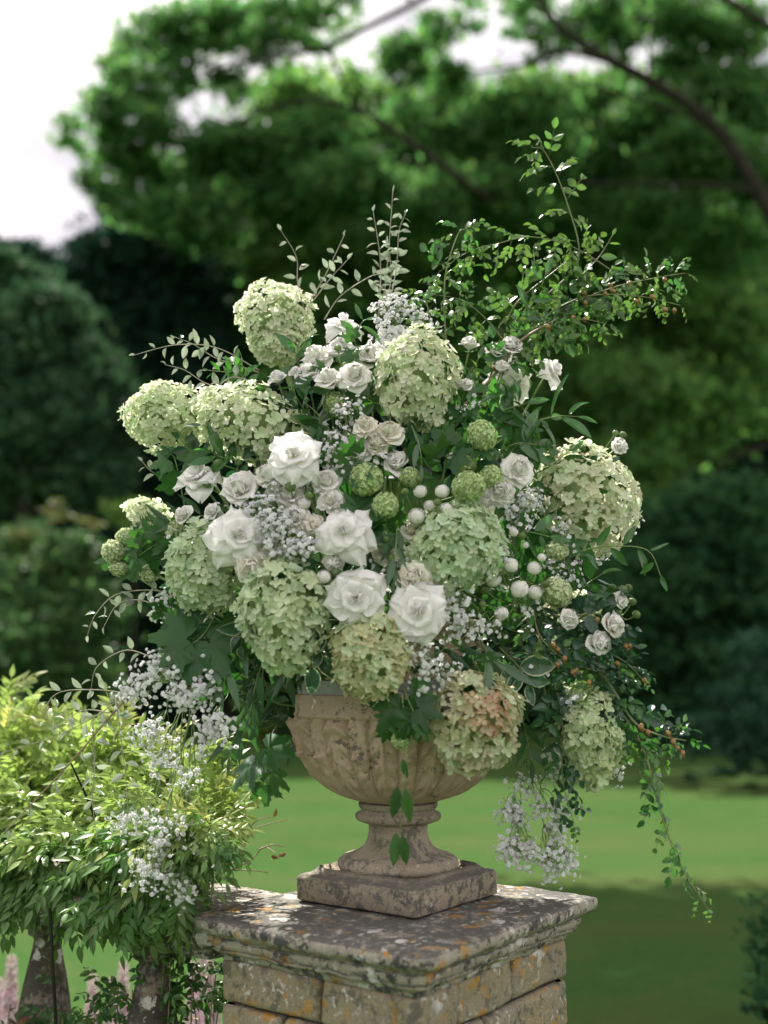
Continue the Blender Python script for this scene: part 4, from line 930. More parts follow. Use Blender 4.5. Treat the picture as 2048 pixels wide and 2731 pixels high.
# eucalyptus
EU = dict(mat='stem', name='eucalyptus_stem', cat='eucalyptus', group='willow eucalyptus stems', r=.0019, droop=.9, spread=40, faces=.75, jit=.2)
for (path, kind, size, n, lab) in [
 ([(600, 1380, 2.46), (560, 1450, 2.44), (540, 1540, 2.44), (520, 1600, 2.44)], 'euc_dark', .09, 9, 'eucalyptus stem with long dark leaves hanging below the big tapering hydrangea'),
 ([(540, 1370, 2.46), (495, 1440, 2.42), (478, 1500, 2.42)], 'euc', .085, 5, 'eucalyptus stem with two broad grey leaves over the drooping baby\'s breath'),
 ([(570, 1420, 2.48), (560, 1500, 2.48), (500, 1580, 2.48), (495, 1640, 2.48)], 'euc_dark', .08, 8, 'lowest hanging eucalyptus stem beside the baby\'s breath tuft'),
 ([(640, 1420, 2.44), (625, 1450, 2.42), (590, 1490, 2.42)], 'euc_dark', .08, 5, 'dark eucalyptus leaves beside the urn rim'),
 ([(860, 1120, 2.42), (855, 1180, 2.34), (850, 1260, 2.33)], 'euc', .075, 6, 'narrow eucalyptus leaves hanging between the curled gardenia and the cream double rose'),
 ([(880, 900, 2.46), (905, 960, 2.40), (912, 1010, 2.40)], 'euc', .07, 4, 'two grey eucalyptus leaves under the tall pale hydrangea'),
 ([(1030, 1360, 2.48), (1060, 1420, 2.38), (1110, 1440, 2.38)], 'euc', .10, 4, 'large grey green leaves slanting above the pink edged hydrangea'),
 ([(820, 1130, 2.46), (800, 1180, 2.40), (785, 1240, 2.40)], 'euc_dark', .07, 5, 'dark narrow leaves behind the star gardenia'),
 ([(1100, 1480, 2.52), (1130, 1560, 2.5), (1150, 1650, 2.5)], 'euc_dark', .08, 6, 'dark narrow leaves beneath the rose foliage beside the urn'),
 ([(900, 1360, 2.46), (960, 1400, 2.42), (1000, 1400, 2.42)], 'euc_dark', .08, 6, 'dark narrow leaves behind the open lower gardenia'),
]: sprig(path, kind, size, n, lab, **EU)
# broad leaves
LB = dict(mat='stem', name='lobed_leaf_stem', cat='viburnum foliage', group='lobed leaf stems', r=.0018, droop=.3, faces=.8, jit=.2)
for (path, size, n, lab) in [
 ([(480, 1300, 2.5), (440, 1370, 2.44), (400, 1400, 2.42)], .105, 6, 'big lobed leaves below the shaded mint hydrangea'),
 ([(520, 1330, 2.5), (470, 1420, 2.46), (430, 1480, 2.46)], .09, 5, 'lobed leaves behind the eucalyptus grey leaves'),
 ([(430, 1150, 2.56), (350, 1170, 2.52), (300, 1200, 2.52)], .085, 7, 'broad lobed leaves carrying the side snowballs'),
 ([(400, 1100, 2.6), (380, 1000, 2.56), (370, 980, 2.56)], .08, 4, 'lobed leaves behind the upright petalled gardenia'),
 ([(830, 1080, 2.44), (790, 1100, 2.37), (770, 1100, 2.37)], .075, 3, 'lobed leaves under the pale central snowball'),
 ([(800, 1010, 2.42), (770, 990, 2.35), (750, 985, 2.35)], .06, 3, 'fresh bright lobed leaf above the pale central snowball'),
 ([(840, 1100, 2.42), (830, 1150, 2.36)], .07, 3, 'dark lobed leaf below the central small snowball'),
 ([(960, 1000, 2.46), (970, 980, 2.40), (985, 965, 2.40)], .075, 4, 'lobed leaves under the egg shaped snowball'),
 ([(870, 1480, 2.36), (885, 1520, 2.33), (905, 1560, 2.33)], .085, 5, 'dark lobed leaves hanging over the urn shoulder'),
 ([(850, 1500, 2.37), (845, 1545, 2.35), (835, 1580, 2.35)], .05, 4, 'small lobed leaves beside the dangling snowball'),
 ([(1060, 1400, 2.5), (1000, 1480, 2.44)], .07, 4, 'lobed leaves behind the rim baby\'s breath'),
 ([(550, 1590, 2.5), (565, 1640, 2.48), (575, 1690, 2.48)], .085, 4, 'lobed leaves hanging lowest beside the eucalyptus'),
 ([(390, 1250, 2.54), (370, 1320, 2.52), (390, 1370, 2.5)], .075, 5, 'lobed leaves beside the drooping gardenia'),
]: sprig(path, 'lobed', size, n, lab, **LB)
LA = dict(mat='stem', name='laurel_stem', cat='laurel foliage', group='laurel stems', r=.0022, faces=.6, jit=.3)
for (path, size, n, lab) in [
 ([(1050, 960, 2.54), (1130, 920, 2.50), (1200, 900, 2.50), (1250, 900, 2.50)], .10, 8, 'glossy laurel leaves spreading out above the large leaning hydrangea'),
 ([(1020, 930, 2.54), (1080, 890, 2.50), (1140, 870, 2.50)], .085, 8, 'glossy laurel leaves under the white flower behind the branch'),
 ([(960, 900, 2.52), (1000, 880, 2.48), (1040, 870, 2.48)], .08, 7, 'laurel leaves against the tall pale hydrangea side'),
 ([(1040, 1000, 2.52), (1110, 960, 2.48), (1160, 960, 2.48)], .09, 7, 'dark laurel leaves above the full white rose'),
 ([(1160, 1150, 2.54), (1190, 1090, 2.5), (1200, 1050, 2.5)], .085, 6, 'dark laurel leaves against the large leaning hydrangea'),
 ([(1080, 1180, 2.50), (1130, 1150, 2.45), (1190, 1160, 2.45)], .075, 7, 'laurel leaves above the tiny bud cluster'),
 ([(1200, 1230, 2.52), (1260, 1190, 2.46), (1330, 1180, 2.45), (1400, 1190, 2.45), (1430, 1250, 2.45)], .062, 9, 'outreaching stem with five drooping oval leaves under the large leaning hydrangea'),
 ([(1220, 1330, 2.54), (1260, 1270, 2.5), (1300, 1240, 2.5)], .095, 7, 'dark laurel leaves beside the lower pale snowball'),
 ([(560, 1000, 2.52), (490, 990, 2.50), (460, 980, 2.50)], .08, 6, 'dark laurel leaves between the broad sideways hydrangea and the upright gardenia'),
 ([(650, 800, 2.6), (640, 770, 2.56), (660, 740, 2.56)], .07, 5, 'dark leaves next to the drooping hydrangea tuft'),
 ([(760, 740, 2.6), (780, 700, 2.56), (790, 690, 2.56)], .06, 4, 'grey green leaf beside the topmost white flower'),
 ([(700, 940, 2.52), (690, 900, 2.48), (660, 870, 2.48)], .07, 6, 'dark leaves above the largest gardenia'),
 ([(1130, 680, 2.58), (1145, 650, 2.55), (1150, 640, 2.55)], .07, 3, 'broad pale laurel leaves amid the rose branches'),
 ([(1170, 620, 2.58), (1180, 590, 2.56)], .07, 2, 'single broad leaf beneath the tallest rose shoot'),
 ([(500, 850, 2.6), (530, 800, 2.58), (500, 780, 2.58)], .05, 9, 'glossy small leaves crowded behind the broad sideways hydrangea'),
 ([(540, 840, 2.6), (520, 810, 2.6), (450, 800, 2.6)], .045, 12, 'small glittering leaves between the side twigs and the broad hydrangea'),
 ([(860, 870, 2.5), (810, 870, 2.48), (780, 850, 2.48)], .07, 6, 'dark leaves under the double rose'),
 ([(950, 970, 2.5), (930, 930, 2.46), (910, 940, 2.46)], .075, 6, 'dark leaves between the cream rose and the egg shaped snowball'),
 ([(880, 1200, 2.48), (860, 1180, 2.42), (870, 1120, 2.42)], .07, 5, 'dark leaves beside the blush cream rose'),
 ([(960, 1290, 2.46), (1000, 1280, 2.42), (1030, 1290, 2.42)], .07, 6, 'dark leaves under the round mint hydrangea'),
 ([(1040, 1400, 2.46), (1020, 1420, 2.4), (1050, 1470, 2.4)], .08, 5, 'dark leaves above the pink edged hydrangea'),
 ([(720, 1250, 2.46), (690, 1220, 2.4), (670, 1225, 2.4)], .06, 5, 'dark leaves under the main baby\'s breath cloud'),
]: sprig(path, 'laurel', size, n, lab, **LA)
VA = dict(mat='stem', name='variegated_stem', cat='variegated foliage', group='variegated leaf stems', r=.0016, droop=.35, faces=.8, jit=.15)
for (path, size, n, lab) in [
 ([(700, 1400, 2.44), (680, 1430, 2.39), (660, 1445, 2.39)], .06, 4, 'cream edged variegated leaves at the urn rim beside the tapering hydrangea'),
 ([(720, 1410, 2.44), (735, 1450, 2.40)], .05, 2, 'round variegated leaf beside the olive hydrangea on the rim'),
 ([(540, 1330, 2.46), (530, 1350, 2.41), (520, 1400, 2.41)], .055, 5, 'variegated leaves at the outer side of the big tapering hydrangea'),
 ([(1080, 1400, 2.46), (1120, 1440, 2.42), (1140, 1480, 2.42)], .07, 6, 'variegated leaves curling above the pink edged hydrangea tip'),
 ([(690, 1330, 2.44), (700, 1370, 2.38), (690, 1410, 2.38)], .055, 4, 'variegated leaves between the star gardenia and the rim'),
]: sprig(path, 'var', size, n, lab, **VA)
# stem hanging down the urn
r_ = sprig([(868, 1500, 2.34), (878, 1600, 2.34), (874, 1690, 2.34), (866, 1780, 2.36), (862, 1860, 2.38)], 'rose', .05, 0, 'single green stem hanging down the middle of the urn with paired wilting leaves', mat='stem', name='hanging_stem', cat='hanging stem', group=None, r=.0018)
for (x, y, s_, a) in ((858, 1700, .048, -.12), (876, 1705, .05, .12), (856, 1800, .05, -.08), (870, 1805, .045, .1), (870, 1640, .03, .2), (880, 1560, .03, -.2)):
    p = at(x, y, 2.335 if y < 1780 else 2.37); d = Vector((a, -.1, -1)).normalized(); z = Vector((-a, -1, .1)); xx = d.cross(z).normalized(); z = xx.cross(d)
    link('leaf', LEAF['rose'][int(RG.integers(3))], r_, place(p - r_.location, Matrix((xx * .62, d, z)).transposed().to_4x4(), s_ * 1.35))

# filler greenery behind and between the blooms
def nearest(x, y):
    m = min(MAIN, key=lambda q: (q[0] - x) ** 2 + (q[1] - y) ** 2); dx, dy = x - m[0], y - m[1]
    rel = 'peeping out above' if dy < -35 else ('peeping out below' if dy > 35 else 'showing beside')
    return rel, m[2]
FK = [('laurel', .075, 'glossy dark green', 'laurel'), ('euc_dark', .075, 'narrow dark', 'willow eucalyptus'), ('dark', .05, 'small blue green', 'privet'), ('lobed', .065, 'toothed mid green', 'viburnum'), ('rose', .05, 'serrated green', 'rose')]
spots = []
while len(spots) < 78:
    a = RG.uniform(0, 6.28); q = RG.uniform(.1, 1) ** .5
    x, y = 820 + 440 * q * math.cos(a), 1120 + 330 * q * math.sin(a)
    if y > 1420 or any((x - u) ** 2 + (y - v) ** 2 < 42 ** 2 for u, v in spots): continue
    spots.append((x, y))
seen_lab = {}
for i, (x, y) in enumerate(spots):
    kd, sz, adj, plant = FK[i % 5]
    Yb = surfY(x, y) + .05
    dx, dy = (x - 830) * .16, (y - 1130) * .16
    rel, nk = nearest(x, y)
    lab = f'{adj} {plant} leaves {rel} {nk}'
    g = 'filler foliage between the blooms'
    if lab in seen_lab:
        lab = f'{adj} {plant} leaves set deeper behind {nk}'
        if lab in seen_lab: lab = f'{adj} {plant} leaves in the shade near {nk}'
    seen_lab[lab] = seen_lab.get(lab, 0) + 1
    sprig([(x - dx * 2, y - dy * 2, Yb + .06), (x, y, Yb), (x + dx + RG.uniform(-30, 30), y + dy + RG.uniform(-30, 30), Yb - .03)], kd, sz, 7, lab, cat='filler leaves', name='filler_sprig', group=g, jit=.45, faces=.7, droop=.15)
# the packed heart of the bouquet: too many leaves to count
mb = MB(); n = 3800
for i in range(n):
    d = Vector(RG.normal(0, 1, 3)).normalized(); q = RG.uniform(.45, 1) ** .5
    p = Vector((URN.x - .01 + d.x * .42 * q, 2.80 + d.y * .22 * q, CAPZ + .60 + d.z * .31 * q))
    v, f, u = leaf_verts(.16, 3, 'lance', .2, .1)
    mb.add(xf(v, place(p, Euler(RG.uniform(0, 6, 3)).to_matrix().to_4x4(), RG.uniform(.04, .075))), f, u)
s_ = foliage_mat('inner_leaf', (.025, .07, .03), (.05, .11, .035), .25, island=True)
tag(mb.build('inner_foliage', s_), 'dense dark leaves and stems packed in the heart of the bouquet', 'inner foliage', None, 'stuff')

# ------------------------------------------------------------------ urn
urn = thing('urn', 'terracotta coloured carved stone urn with acanthus leaves and a zinc band, on a square plinth', 'urn', (URN.x, URN.y, CAPZ + .072))
AX = 1055
def pz(y): return atf(AX, y, 2.70).z
def pr(r, y): return (atf(AX + r, y, 2.70) - atf(AX, y, 2.70)).x
def prof(pts): return [(pr(r, y), pz(y)) for r, y in pts]
def dense(pts, n):
    P = [(a, b) for a, b in pts]; out = []
    for i in range(n + 1):
        s_ = i / n * (len(P) - 1); k = min(int(s_), len(P) - 2); t = s_ - k
        out.append((P[k][0] * (1 - t) + P[k + 1][0] * t, P[k][1] * (1 - t) + P[k + 1][1] * t))
    return out
bowl_pts = [(60, 2140), (106, 2133), (157, 2115), (199, 2088), (220, 2066), (236, 2044), (248, 2022), (256, 2002), (263, 1980), (268, 1960), (271, 1940), (272, 1920), (272, 1908)]
sp = spline([(a, b, 0) for a, b in bowl_pts], 110)[:, :2]
zt, zb = pz(1908), pz(2135)
def bowl_disp(th, z, r):
    t = (zt - z) / (zt - zb)             # 0 at the band, 1 at the neck
    P0 = 13.0; ph = (th + math.radians(90 + 8.6) ) / (2 * math.pi) * P0; u = (ph - np.floor(ph)) * 2 - 1   # tongue centred at 0
    amp = .0105 * (r / .25)
    wt = .42 * (1 - .1 * t)
    out = np.zeros_like(th)
    # tongues
    au = np.abs(u)
    edge_t = max(0.0, min(1.0, t / .05)) ** .5
    tong = np.clip(1 - (au / wt) ** 4, 0, 1) * (.75 - .35 * t)
    groove = -np.exp(-((au - wt) / .05) ** 2) * .9
    # leaves between the tongues
    w = 1 - au; wl = .55 * (1 - .25 * t)
    lf = np.clip(1 - (w / wl) ** 2.2, 0, 1)
    rib = np.exp(-(w / .06) ** 2) * 1.1
    frond = .75 * np.sin(30 * t - 7 * w) * np.clip(w / wl, 0, 1) * (w < wl)
    curl = 1.0 * math.exp(-((t - .09) / .07) ** 2) * np.clip(1 - (w / .5) ** 2, 0, 1)
    low = .0
    if t > .38:                            # second row of curled leaves over the tongues
        q = (t - .38)
        lw = np.clip(1 - (au / (.40 + .1 * q)) ** 2, 0, 1)
        low = (1.2 * math.exp(-((q - .05) / .05) ** 2) + .55) * lw * min(1, q * 18) + .25 * np.sin(30 * q - 8 * au) * lw
    out = tong + groove + lf * .75 + rib + frond + curl + low
    fade = min(1, t / .02) * max(0.0, min(1.0, (1.03 - t) / .16))
    rough = .08 * np.sin(th * 61 + t * 40) * np.sin(th * 37 - t * 23) + .1 * np.sin(th * 23.3 + 9 * np.sin(th * 7 + t * 9)) * np.sin(t * 31 + th * 11)
    return amp * (out + rough - .3) * fade
bb = MB(); lathe(bb, [(pr(a, b), pz(b)) for a, b in sp], 520, (URN.x, URN.y), bowl_disp)
local(bb.build('bowl', M['urn'], urn), urn)
bb = MB(); lathe(bb, prof([(272, 1910), (277, 1906), (277, 1900), (273, 1896), (273, 1852), (270, 1850), (240, 1850)]), 128, (URN.x, URN.y)); local(bb.build('plain_band', M['urn'], urn), urn)
bb = MB(); lathe(bb, prof([(240, 1849), (268, 1849), (268, 1814), (240, 1813)]), 128, (URN.x, URN.y)); local(bb.build('zinc_band', M['zinc'], urn, False), urn)
for th in (-150, -90, -30, 90):
    a = math.radians(th - 2); c0 = Vector((URN.x + math.cos(a) * pr(268, 1832), URN.y + math.sin(a) * pr(268, 1832), pz(1831)))
    rb = MB(); lathe(rb, [(.0, .006), (.004, .005), (.006, .0025), (.0065, -.004)], 12); m_ = rb.mesh('rivet', M['zinc'])
    link('rivet', m_, urn, place(c0 - urn.location, frame((math.cos(a), math.sin(a), 0)), 1.0))
bb = MB(); lathe(bb, prof([(262, 1812), (262, 1802), (246, 1796), (240, 1782), (246, 1774), (246, 1766), (238, 1760), (236, 1720), (244, 1700), (262, 1684), (276, 1676), (276, 1664), (262, 1660), (240, 1668), (225, 1700), (215, 1760), (150, 1780)]), 128, (URN.x, URN.y)); local(bb.build('rim', M['urn'], urn), urn)
def bead(th, z, r): return .0022 * np.sin(th * 46) * (1 if pz(2186) < z < pz(2164) else 0)
neck = spline([(a, b, 0) for a, b in [(70, 2134), (103, 2138), (104, 2150), (98, 2156), (100, 2160), (110, 2168), (112, 2176), (108, 2184), (96, 2190), (82, 2194), (79, 2204), (80, 2222), (85, 2240), (95, 2256), (112, 2268), (132, 2276), (144, 2279)]], 90)[:, :2]
def flute(th, z, r):
    t = (pz(2192) - z) / (pz(2192) - pz(2276)); o = bead(th, z, r)
    if 0 < t < 1: o = o - .0016 * (1 - np.abs(np.sin(th * 10))) * math.sin(math.pi * t) ** .5
    return o
bb = MB(); lathe(bb, [(pr(a, b), pz(b)) for a, b in neck], 300, (URN.x, URN.y), flute); local(bb.build('stem', M['urn_foot'], urn), urn)
foot = spline([(a, b, 0) for a, b in [(142, 2279), (150, 2282), (159, 2291), (162, 2302), (158, 2311), (152, 2315), (152, 2319), (157, 2322), (157, 2328), (150, 2334), (130, 2337)]], 50)[:, :2]
bb = MB(); lathe(bb, [(pr(a, b), pz(b) - .0) for a, b in foot], 160, (URN.x, URN.y)); local(bb.build('foot', M['urn_foot'], urn), urn)
FOOTZ = pz(2337)

# ------------------------------------------------------------------ plinth, cap, pier
def loop_rect(cx, cy, hx, hy, yaw, z, rad=.01, nc=4, ne=14):
    """rounded rectangle loop, rad = corner radius"""
    pts = []; rads = rad if isinstance(rad, (tuple, list)) else (rad,) * 4
    for k, (sx, sy) in enumerate(((1, 1), (-1, 1), (-1, -1), (1, -1))):
        rad = rads[k]; rn = rads[(k + 1) % 4]; ccx, ccy = sx * (hx - rad), sy * (hy - rad)
        for i in range(nc + 1):
            a = math.radians(90 * k + 90 * i / nc); pts.append((ccx + rad * math.cos(a), ccy + rad * math.sin(a)))
        nx = ((1, 1), (-1, 1), (-1, -1), (1, -1))[(k + 1) % 4]
        a = math.radians(90 * (k + 1)); p0 = pts[-1]; p1 = (nx[0] * (hx - rn) + rn * math.cos(a), nx[1] * (hy - rn) + rn * math.sin(a))
        for i in range(1, ne): t = i / ne; pts.append((p0[0] * (1 - t) + p1[0] * t, p0[1] * (1 - t) + p1[1] * t))
    P = np.array(pts); c, s_ = math.cos(yaw), math.sin(yaw)
    return np.stack([cx + P[:, 0] * c - P[:, 1] * s_, cy + P[:, 0] * s_ + P[:, 1] * c, np.full(len(P), z)], 1)
def loft(mb, loops, noise=0, seed=0, cap_top=True, cap_bot=True):
    r = np.random.default_rng(seed); n = len(loops[0]); f = []; V = []
    from mathutils import noise as mn
    for L in loops:
        for p in L:
            if noise:
                d = mn.noise_vector(Vector(p) * 22) * noise + mn.noise_vector(Vector(p) * 60) * noise * .5
                p = p + np.array(d)
            V.append(p)
    for j in range(len(loops) - 1):
        for i in range(n): k = (i + 1) % n; f.append((j * n + i, j * n + k, (j + 1) * n + k, (j + 1) * n + i))
    if cap_bot: f.append(tuple(range(n - 1, -1, -1)))
    if cap_top: f.append(tuple((len(loops) - 1) * n + i for i in range(n)))
    mb.add(V, f)
TH = .1454 - math.pi / 4                 # turn of the square plan
ps = .2388 / math.sqrt(2)
pl = thing('plinth', 'square weathered stone plinth block under the urn foot, chamfered with lichen specks', 'plinth', (URN.x, URN.y, CAPZ))
mb = MB(); T0 = .058
L_ = [loop_rect(URN.x, URN.y, ps + a, ps + a, TH, CAPZ + z, rad) for a, z, rad in
      [(-.012, .002, .012), (-.004, .0045, .012), (0, .008, .012), (0, T0 - .006, .010), (-.003, T0, .010), (-.008, T0 + .003, .01), (-.018, T0 + .004, .012), (-.024, T0 + .009, .02), (-.030, T0 + .018, .03), (-.040, FOOTZ - CAPZ - .002, .05), (-.06, FOOTZ - CAPZ, .05)]]
loft(mb, L_, .0016, 1); local(mb.build('block', M['plinth'], pl), pl)

# cap: its own corners measured on the top plane
cyaw = math.radians(53.5); HX, HY = .358, .311          # half lengths of the cap along and across the front right face
ccen = Vector((.036, 2.622, 0)); ch = HX
pier = thing('pier', 'square balustrade pier of rough lichen spotted blocks with a moulded cap stone', 'pier', (ccen.x, ccen.y, 0))
def seg_loops(specs, ne=40): return [loop_rect(ccen.x, ccen.y, HX + a, HY + a, cyaw, CAPZ + z, (.015, rad, rad * 1.1, .009), 8, ne) for a, z, rad in specs]
mb = MB()
loft(mb, seg_loops([(-.052, -.090, .02), (-.053, -.084, .02), (-.047, -.078, .02), (-.036, -.072, .025), (-.032, -.066, .025), (-.035, -.0635, .025), (-.026, -.060, .03), (-.025, -.045, .03), (-.029, -.042, .03), (-.022, -.038, .03), (-.012, -.034, .03), (-.008, -.030, .035), (-.003, -.0275, .035), (.001, -.022, .035), (.002, -.012, .035), (-.001, -.004, .035), (-.006, -.0005, .035), (-.015, 0.0, .035), (-.10, 0.0005, .035), (-.2, 0.0005, .035)]), .0042, 2)
local(mb.build('cap_stone', M['cap'], pier), pier)
# core of the pier and its courses of stones
PX, PY = HX - .056, HY - .056
mb = MB(); loft(mb, [loop_rect(ccen.x, ccen.y, PX - .016, PY - .016, cyaw, z, .01) for z in (0.0, CAPZ - .085)], 0); local(mb.build('mortar_core', M['mortar'], pier), pier)
def stone(face, x0, x1, z0, z1, seed, wrap=None):
    """a squared stone on face k of the pier: 0 = front left, 1 = front right, 2, 3 = back; x along the face 0..1, rounded worn edges"""
    r = np.random.default_rng(seed); W = 2 * (PX if face % 2 == 0 else PY); hp = PY if face % 2 == 0 else PX
    mb = MB(); g = .0035
    a0, a1 = x0 * W + g, x1 * W - g; out_ = r.uniform(.0, .006); dep = .11
    nx, nz = 12, 8; V = []; f = []
    bev = .011
    def P(x, z, d): return (x - W / 2, -(hp + d), z)
    grid = {}
    xs = np.concatenate([[a0, a0 + bev * .4], np.linspace(a0 + bev, a1 - bev, nx), [a1 - bev * .4, a1]]); zs = np.concatenate([[z0 + g, z0 + g + bev * .4], np.linspace(z0 + g + bev, z1 - g - bev, nz), [z1 - g - bev * .4, z1 - g]])
    from mathutils import noise as mn
    for j, z in enumerate(zs):
        for i, x in enumerate(xs):
            ex = min(x - a0, a1 - x) / bev; ez = min(z - z0 - g, z1 - g - z) / bev
            e = min(1, max(0, ex)), min(1, max(0, ez)); d = -bev * (1 - math.sqrt(max(0, 1 - (1 - e[0]) ** 2))) - bev * (1 - math.sqrt(max(0, 1 - (1 - e[1]) ** 2)))
            d += out_ + mn.noise(Vector((x * 9 + seed, z * 9, face))) * .009 + mn.noise(Vector((x * 34 + seed, z * 34, face))) * .0045
            xx = x + mn.noise(Vector((z * 20, seed, 1))) * .003 * (1 if i in (0, len(xs) - 1) else 0)
            V.append(P(xx, z, d))
    n = len(xs)
    f = [(j * n + i, j * n + i + 1, (j + 1) * n + i + 1, (j + 1) * n + i) for j in range(len(zs) - 1) for i in range(n - 1)]
    ring = [i for i in range(n)] + [j * n + n - 1 for j in range(1, len(zs))] + [(len(zs) - 1) * n + i for i in range(n - 2, -1, -1)] + [j * n for j in range(len(zs) - 2, 0, -1)]
    base = len(V)
    for q in ring: x, y, z = V[q]; V.append((x, -(hp - .03), z))
    m = len(ring)
    for i in range(m): k = (i + 1) % m; f.append((ring[k], ring[i], base + i, base + k))
    ang = cyaw + (-math.pi / 2 if face == 0 else 0 if face == 1 else math.pi / 2 if face == 2 else math.pi)
    Mx = Matrix.Translation((ccen.x, ccen.y, 0)) @ rz(cyaw) @ rz({0: 0, 1: math.pi / 2, 2: math.pi, 3: -math.pi / 2}[face])
    mb.add(xf(np.array(V), Mx), f); return mb
zt_ = CAPZ - .086
hts = [.094, .105, .10, .11, .10, .12, .10, .11, .12]
z = zt_; k = 0
cuts = {1: [[0, .54, 1], [0, .34, 1], [0, .45, 1], [0, .3, .7, 1], [0, .55, 1], [0, .4, 1], [0, .3, .7, 1], [0, .5, 1], [0, .6, 1]], 0: [[0, .24, .60, 1], [0, .42, 1], [0, .5, 1], [0, .35, 1], [0, .6, 1], [0, .5, 1], [0, .35, 1], [0, .6, 1], [0, .5, 1]]}
for ci, h in enumerate(hts):
    z0 = max(0, z - h)
    for face in range(4):
        cc = cuts[face % 2][ci]
        for a, b in zip(cc[:-1], cc[1:]):
            k += 1; o = stone(face, a, b, z0, z, k).build('stone', M['pier'], pier); local(o, pier)
    z = z0

# ------------------------------------------------------------------ balustrade running back and away
dv = Vector((-.80, .60, 0)).normalized(); nv = Vector((.60, .80, 0)).normalized()
def rail(t, n, z): return dv * t + nv * n + Vector((0, 0, z))
NC = 1.948; RZ = CAPZ - .012
bal = thing('balustrade', 'stone balustrade with a flat lichened coping running away under the yellow green bush', 'balustrade', tuple(rail(2.4, NC, 0)))
TS = (ccen.x * dv.x + ccen.y * dv.y) + HY * .8
for (t0, t1) in ((TS, 2.70), (2.706, 3.6), (3.606, 4.6)):
    mb = MB(); cxy = rail((t0 + t1) / 2, NC, 0); yaw = math.atan2(dv.y, dv.x); hx, hy = (t1 - t0) / 2, .175
    loft(mb, [loop_rect(cxy.x, cxy.y, hx + a, hy + a, yaw, RZ + z, .012, 4, 30) for a, z in [(-.03, -.085), (-.03, -.07), (-.012, -.06), (-.004, -.05), (0, -.045), (0, -.008), (-.004, -.002), (-.012, 0), (-.08, .0005)]], .003, 3)
    local(mb.build('coping_stone', M['coping'], bal), bal)
mb = MB(); cxy = rail(3.15, NC, 0)
loft(mb, [loop_rect(cxy.x, cxy.y, 1.2, .13, math.atan2(dv.y, dv.x), z, .012, 4, 20) for z in (0, .18, .2)], .003, 4); local(mb.build('base_course', M['baluster'], bal), bal)
bprof = [(.075, .20), (.075, .235), (.052, .24), (.060, .26), (.045, .275), (.040, .31), (.046, .38), (.056, .45), (.066, .53), (.070, .60), (.068, .66), (.057, .73), (.044, .79), (.036, .83), (.036, .85), (.050, .86), (.050, .875), (.062, .88), (.075, .885), (.075, RZ - .085)]
bprof = [(a * 1.0, b) for a, b in bprof]
spb = spline([(a, b, 0) for a, b in bprof], 70)[:, :2]
bm_ = MB(); lathe(bm_, [tuple(q) for q in spb], 32); BALM = bm_.mesh('baluster', M['baluster'])
def t_for(px):                           # where along the rail a line of sight through px meets it
    k_ = (px - 1024) / F_PX; # x = k*y
    # x = dv.x t + nv.x NC ; y = dv.y t + nv.y NC
    return (k_ * nv.y * NC - nv.x * NC) / (dv.x - k_ * dv.y)
for px in (437, 163):
    t = t_for(px); link('baluster', BALM, bal, Matrix.Translation(rail(t, NC, 0) - bal.location))
tb = t_for(163); dt = tb - t_for(437)
for k in (1, 2): link('baluster', BALM, bal, Matrix.Translation(rail(tb + dt * k, NC, 0) - bal.location))

# ------------------------------------------------------------------ lawn
mb = MB(); xs = np.concatenate([np.linspace(-400, -30, 8), np.linspace(-25, 25, 41), np.linspace(30, 400, 8)]); ys = np.concatenate([np.linspace(-60, 0, 4), np.linspace(1, 45, 45), np.linspace(60, 600, 10)])
V = [(x, y, 0.0) for y in ys for x in xs]; n = len(xs)
mb.add(V, [(j * n + i, j * n + i + 1, (j + 1) * n + i + 1, (j + 1) * n + i) for j in range(len(ys) - 1) for i in range(n - 1)])
tag(mb.build('lawn', M['lawn']), 'smooth mown lawn, half sunlit and half in tree shade', None, None, 'structure')

# ------------------------------------------------------------------ wisteria bush over the balustrade
def wist_leaf(mat, seed):
    return compound_mesh('wisteria_leaf', mat, 11, .185, lf=.30, droop=(.2, .45, .7)[seed % 3], shape='lance', seed=seed + 20, spread=48)
WL = [wist_leaf(M['leaf_wist'], i) for i in range(4)]; WD = [wist_leaf(M['leaf_wist_dark'], i) for i in range(3)]
wis = thing('wisteria', 'yellow green wisteria bush sprawling over the balustrade, sunlit on top', 'wisteria', tuple(rail(2.7, NC, RZ)))
wb = MB()
for k in range(26):
    t = RG.uniform(2.15, 4.0); p0 = rail(t, NC + RG.uniform(-.08, .1), RZ); e = p0 + Vector((RG.uniform(-.15, .2), RG.uniform(-.2, .25), RG.uniform(.1, .36)))
    wb = MB(); tube(wb, spline([p0, (p0 + e) / 2 + Vector(RG.normal(0, .03, 3)), e], 7), .006, .002, 5); local(wb.build('branch', M['bark'], wis), wis)
for k in range(2):
    px = (300, 60)[k] ; t = t_for(px); p0 = rail(t, NC - .2, .0); e = rail(t - .08, NC - .22, RZ - .02)
    wb = MB(); tube(wb, spline([p0, (p0 + e) / 2 + Vector((.05, 0, 0)), e], 9), .005, .004, 6); local(wb.build('branch', M['bark'], wis), wis)
def wl_put(p, d, size, dark, nrm=None):
    z = Vector(nrm) if nrm else Vector((RG.normal(0, .35), -.55 + RG.normal(0, .2), .8)); d = d.normalized()
    x = d.cross(z).normalized(); z = x.cross(d); L = WD if dark else WL
    return L[int(RG.integers(len(L)))], place(p, Matrix((x, d, z)).transposed().to_4x4(), size)
cnt = 0; extra = []
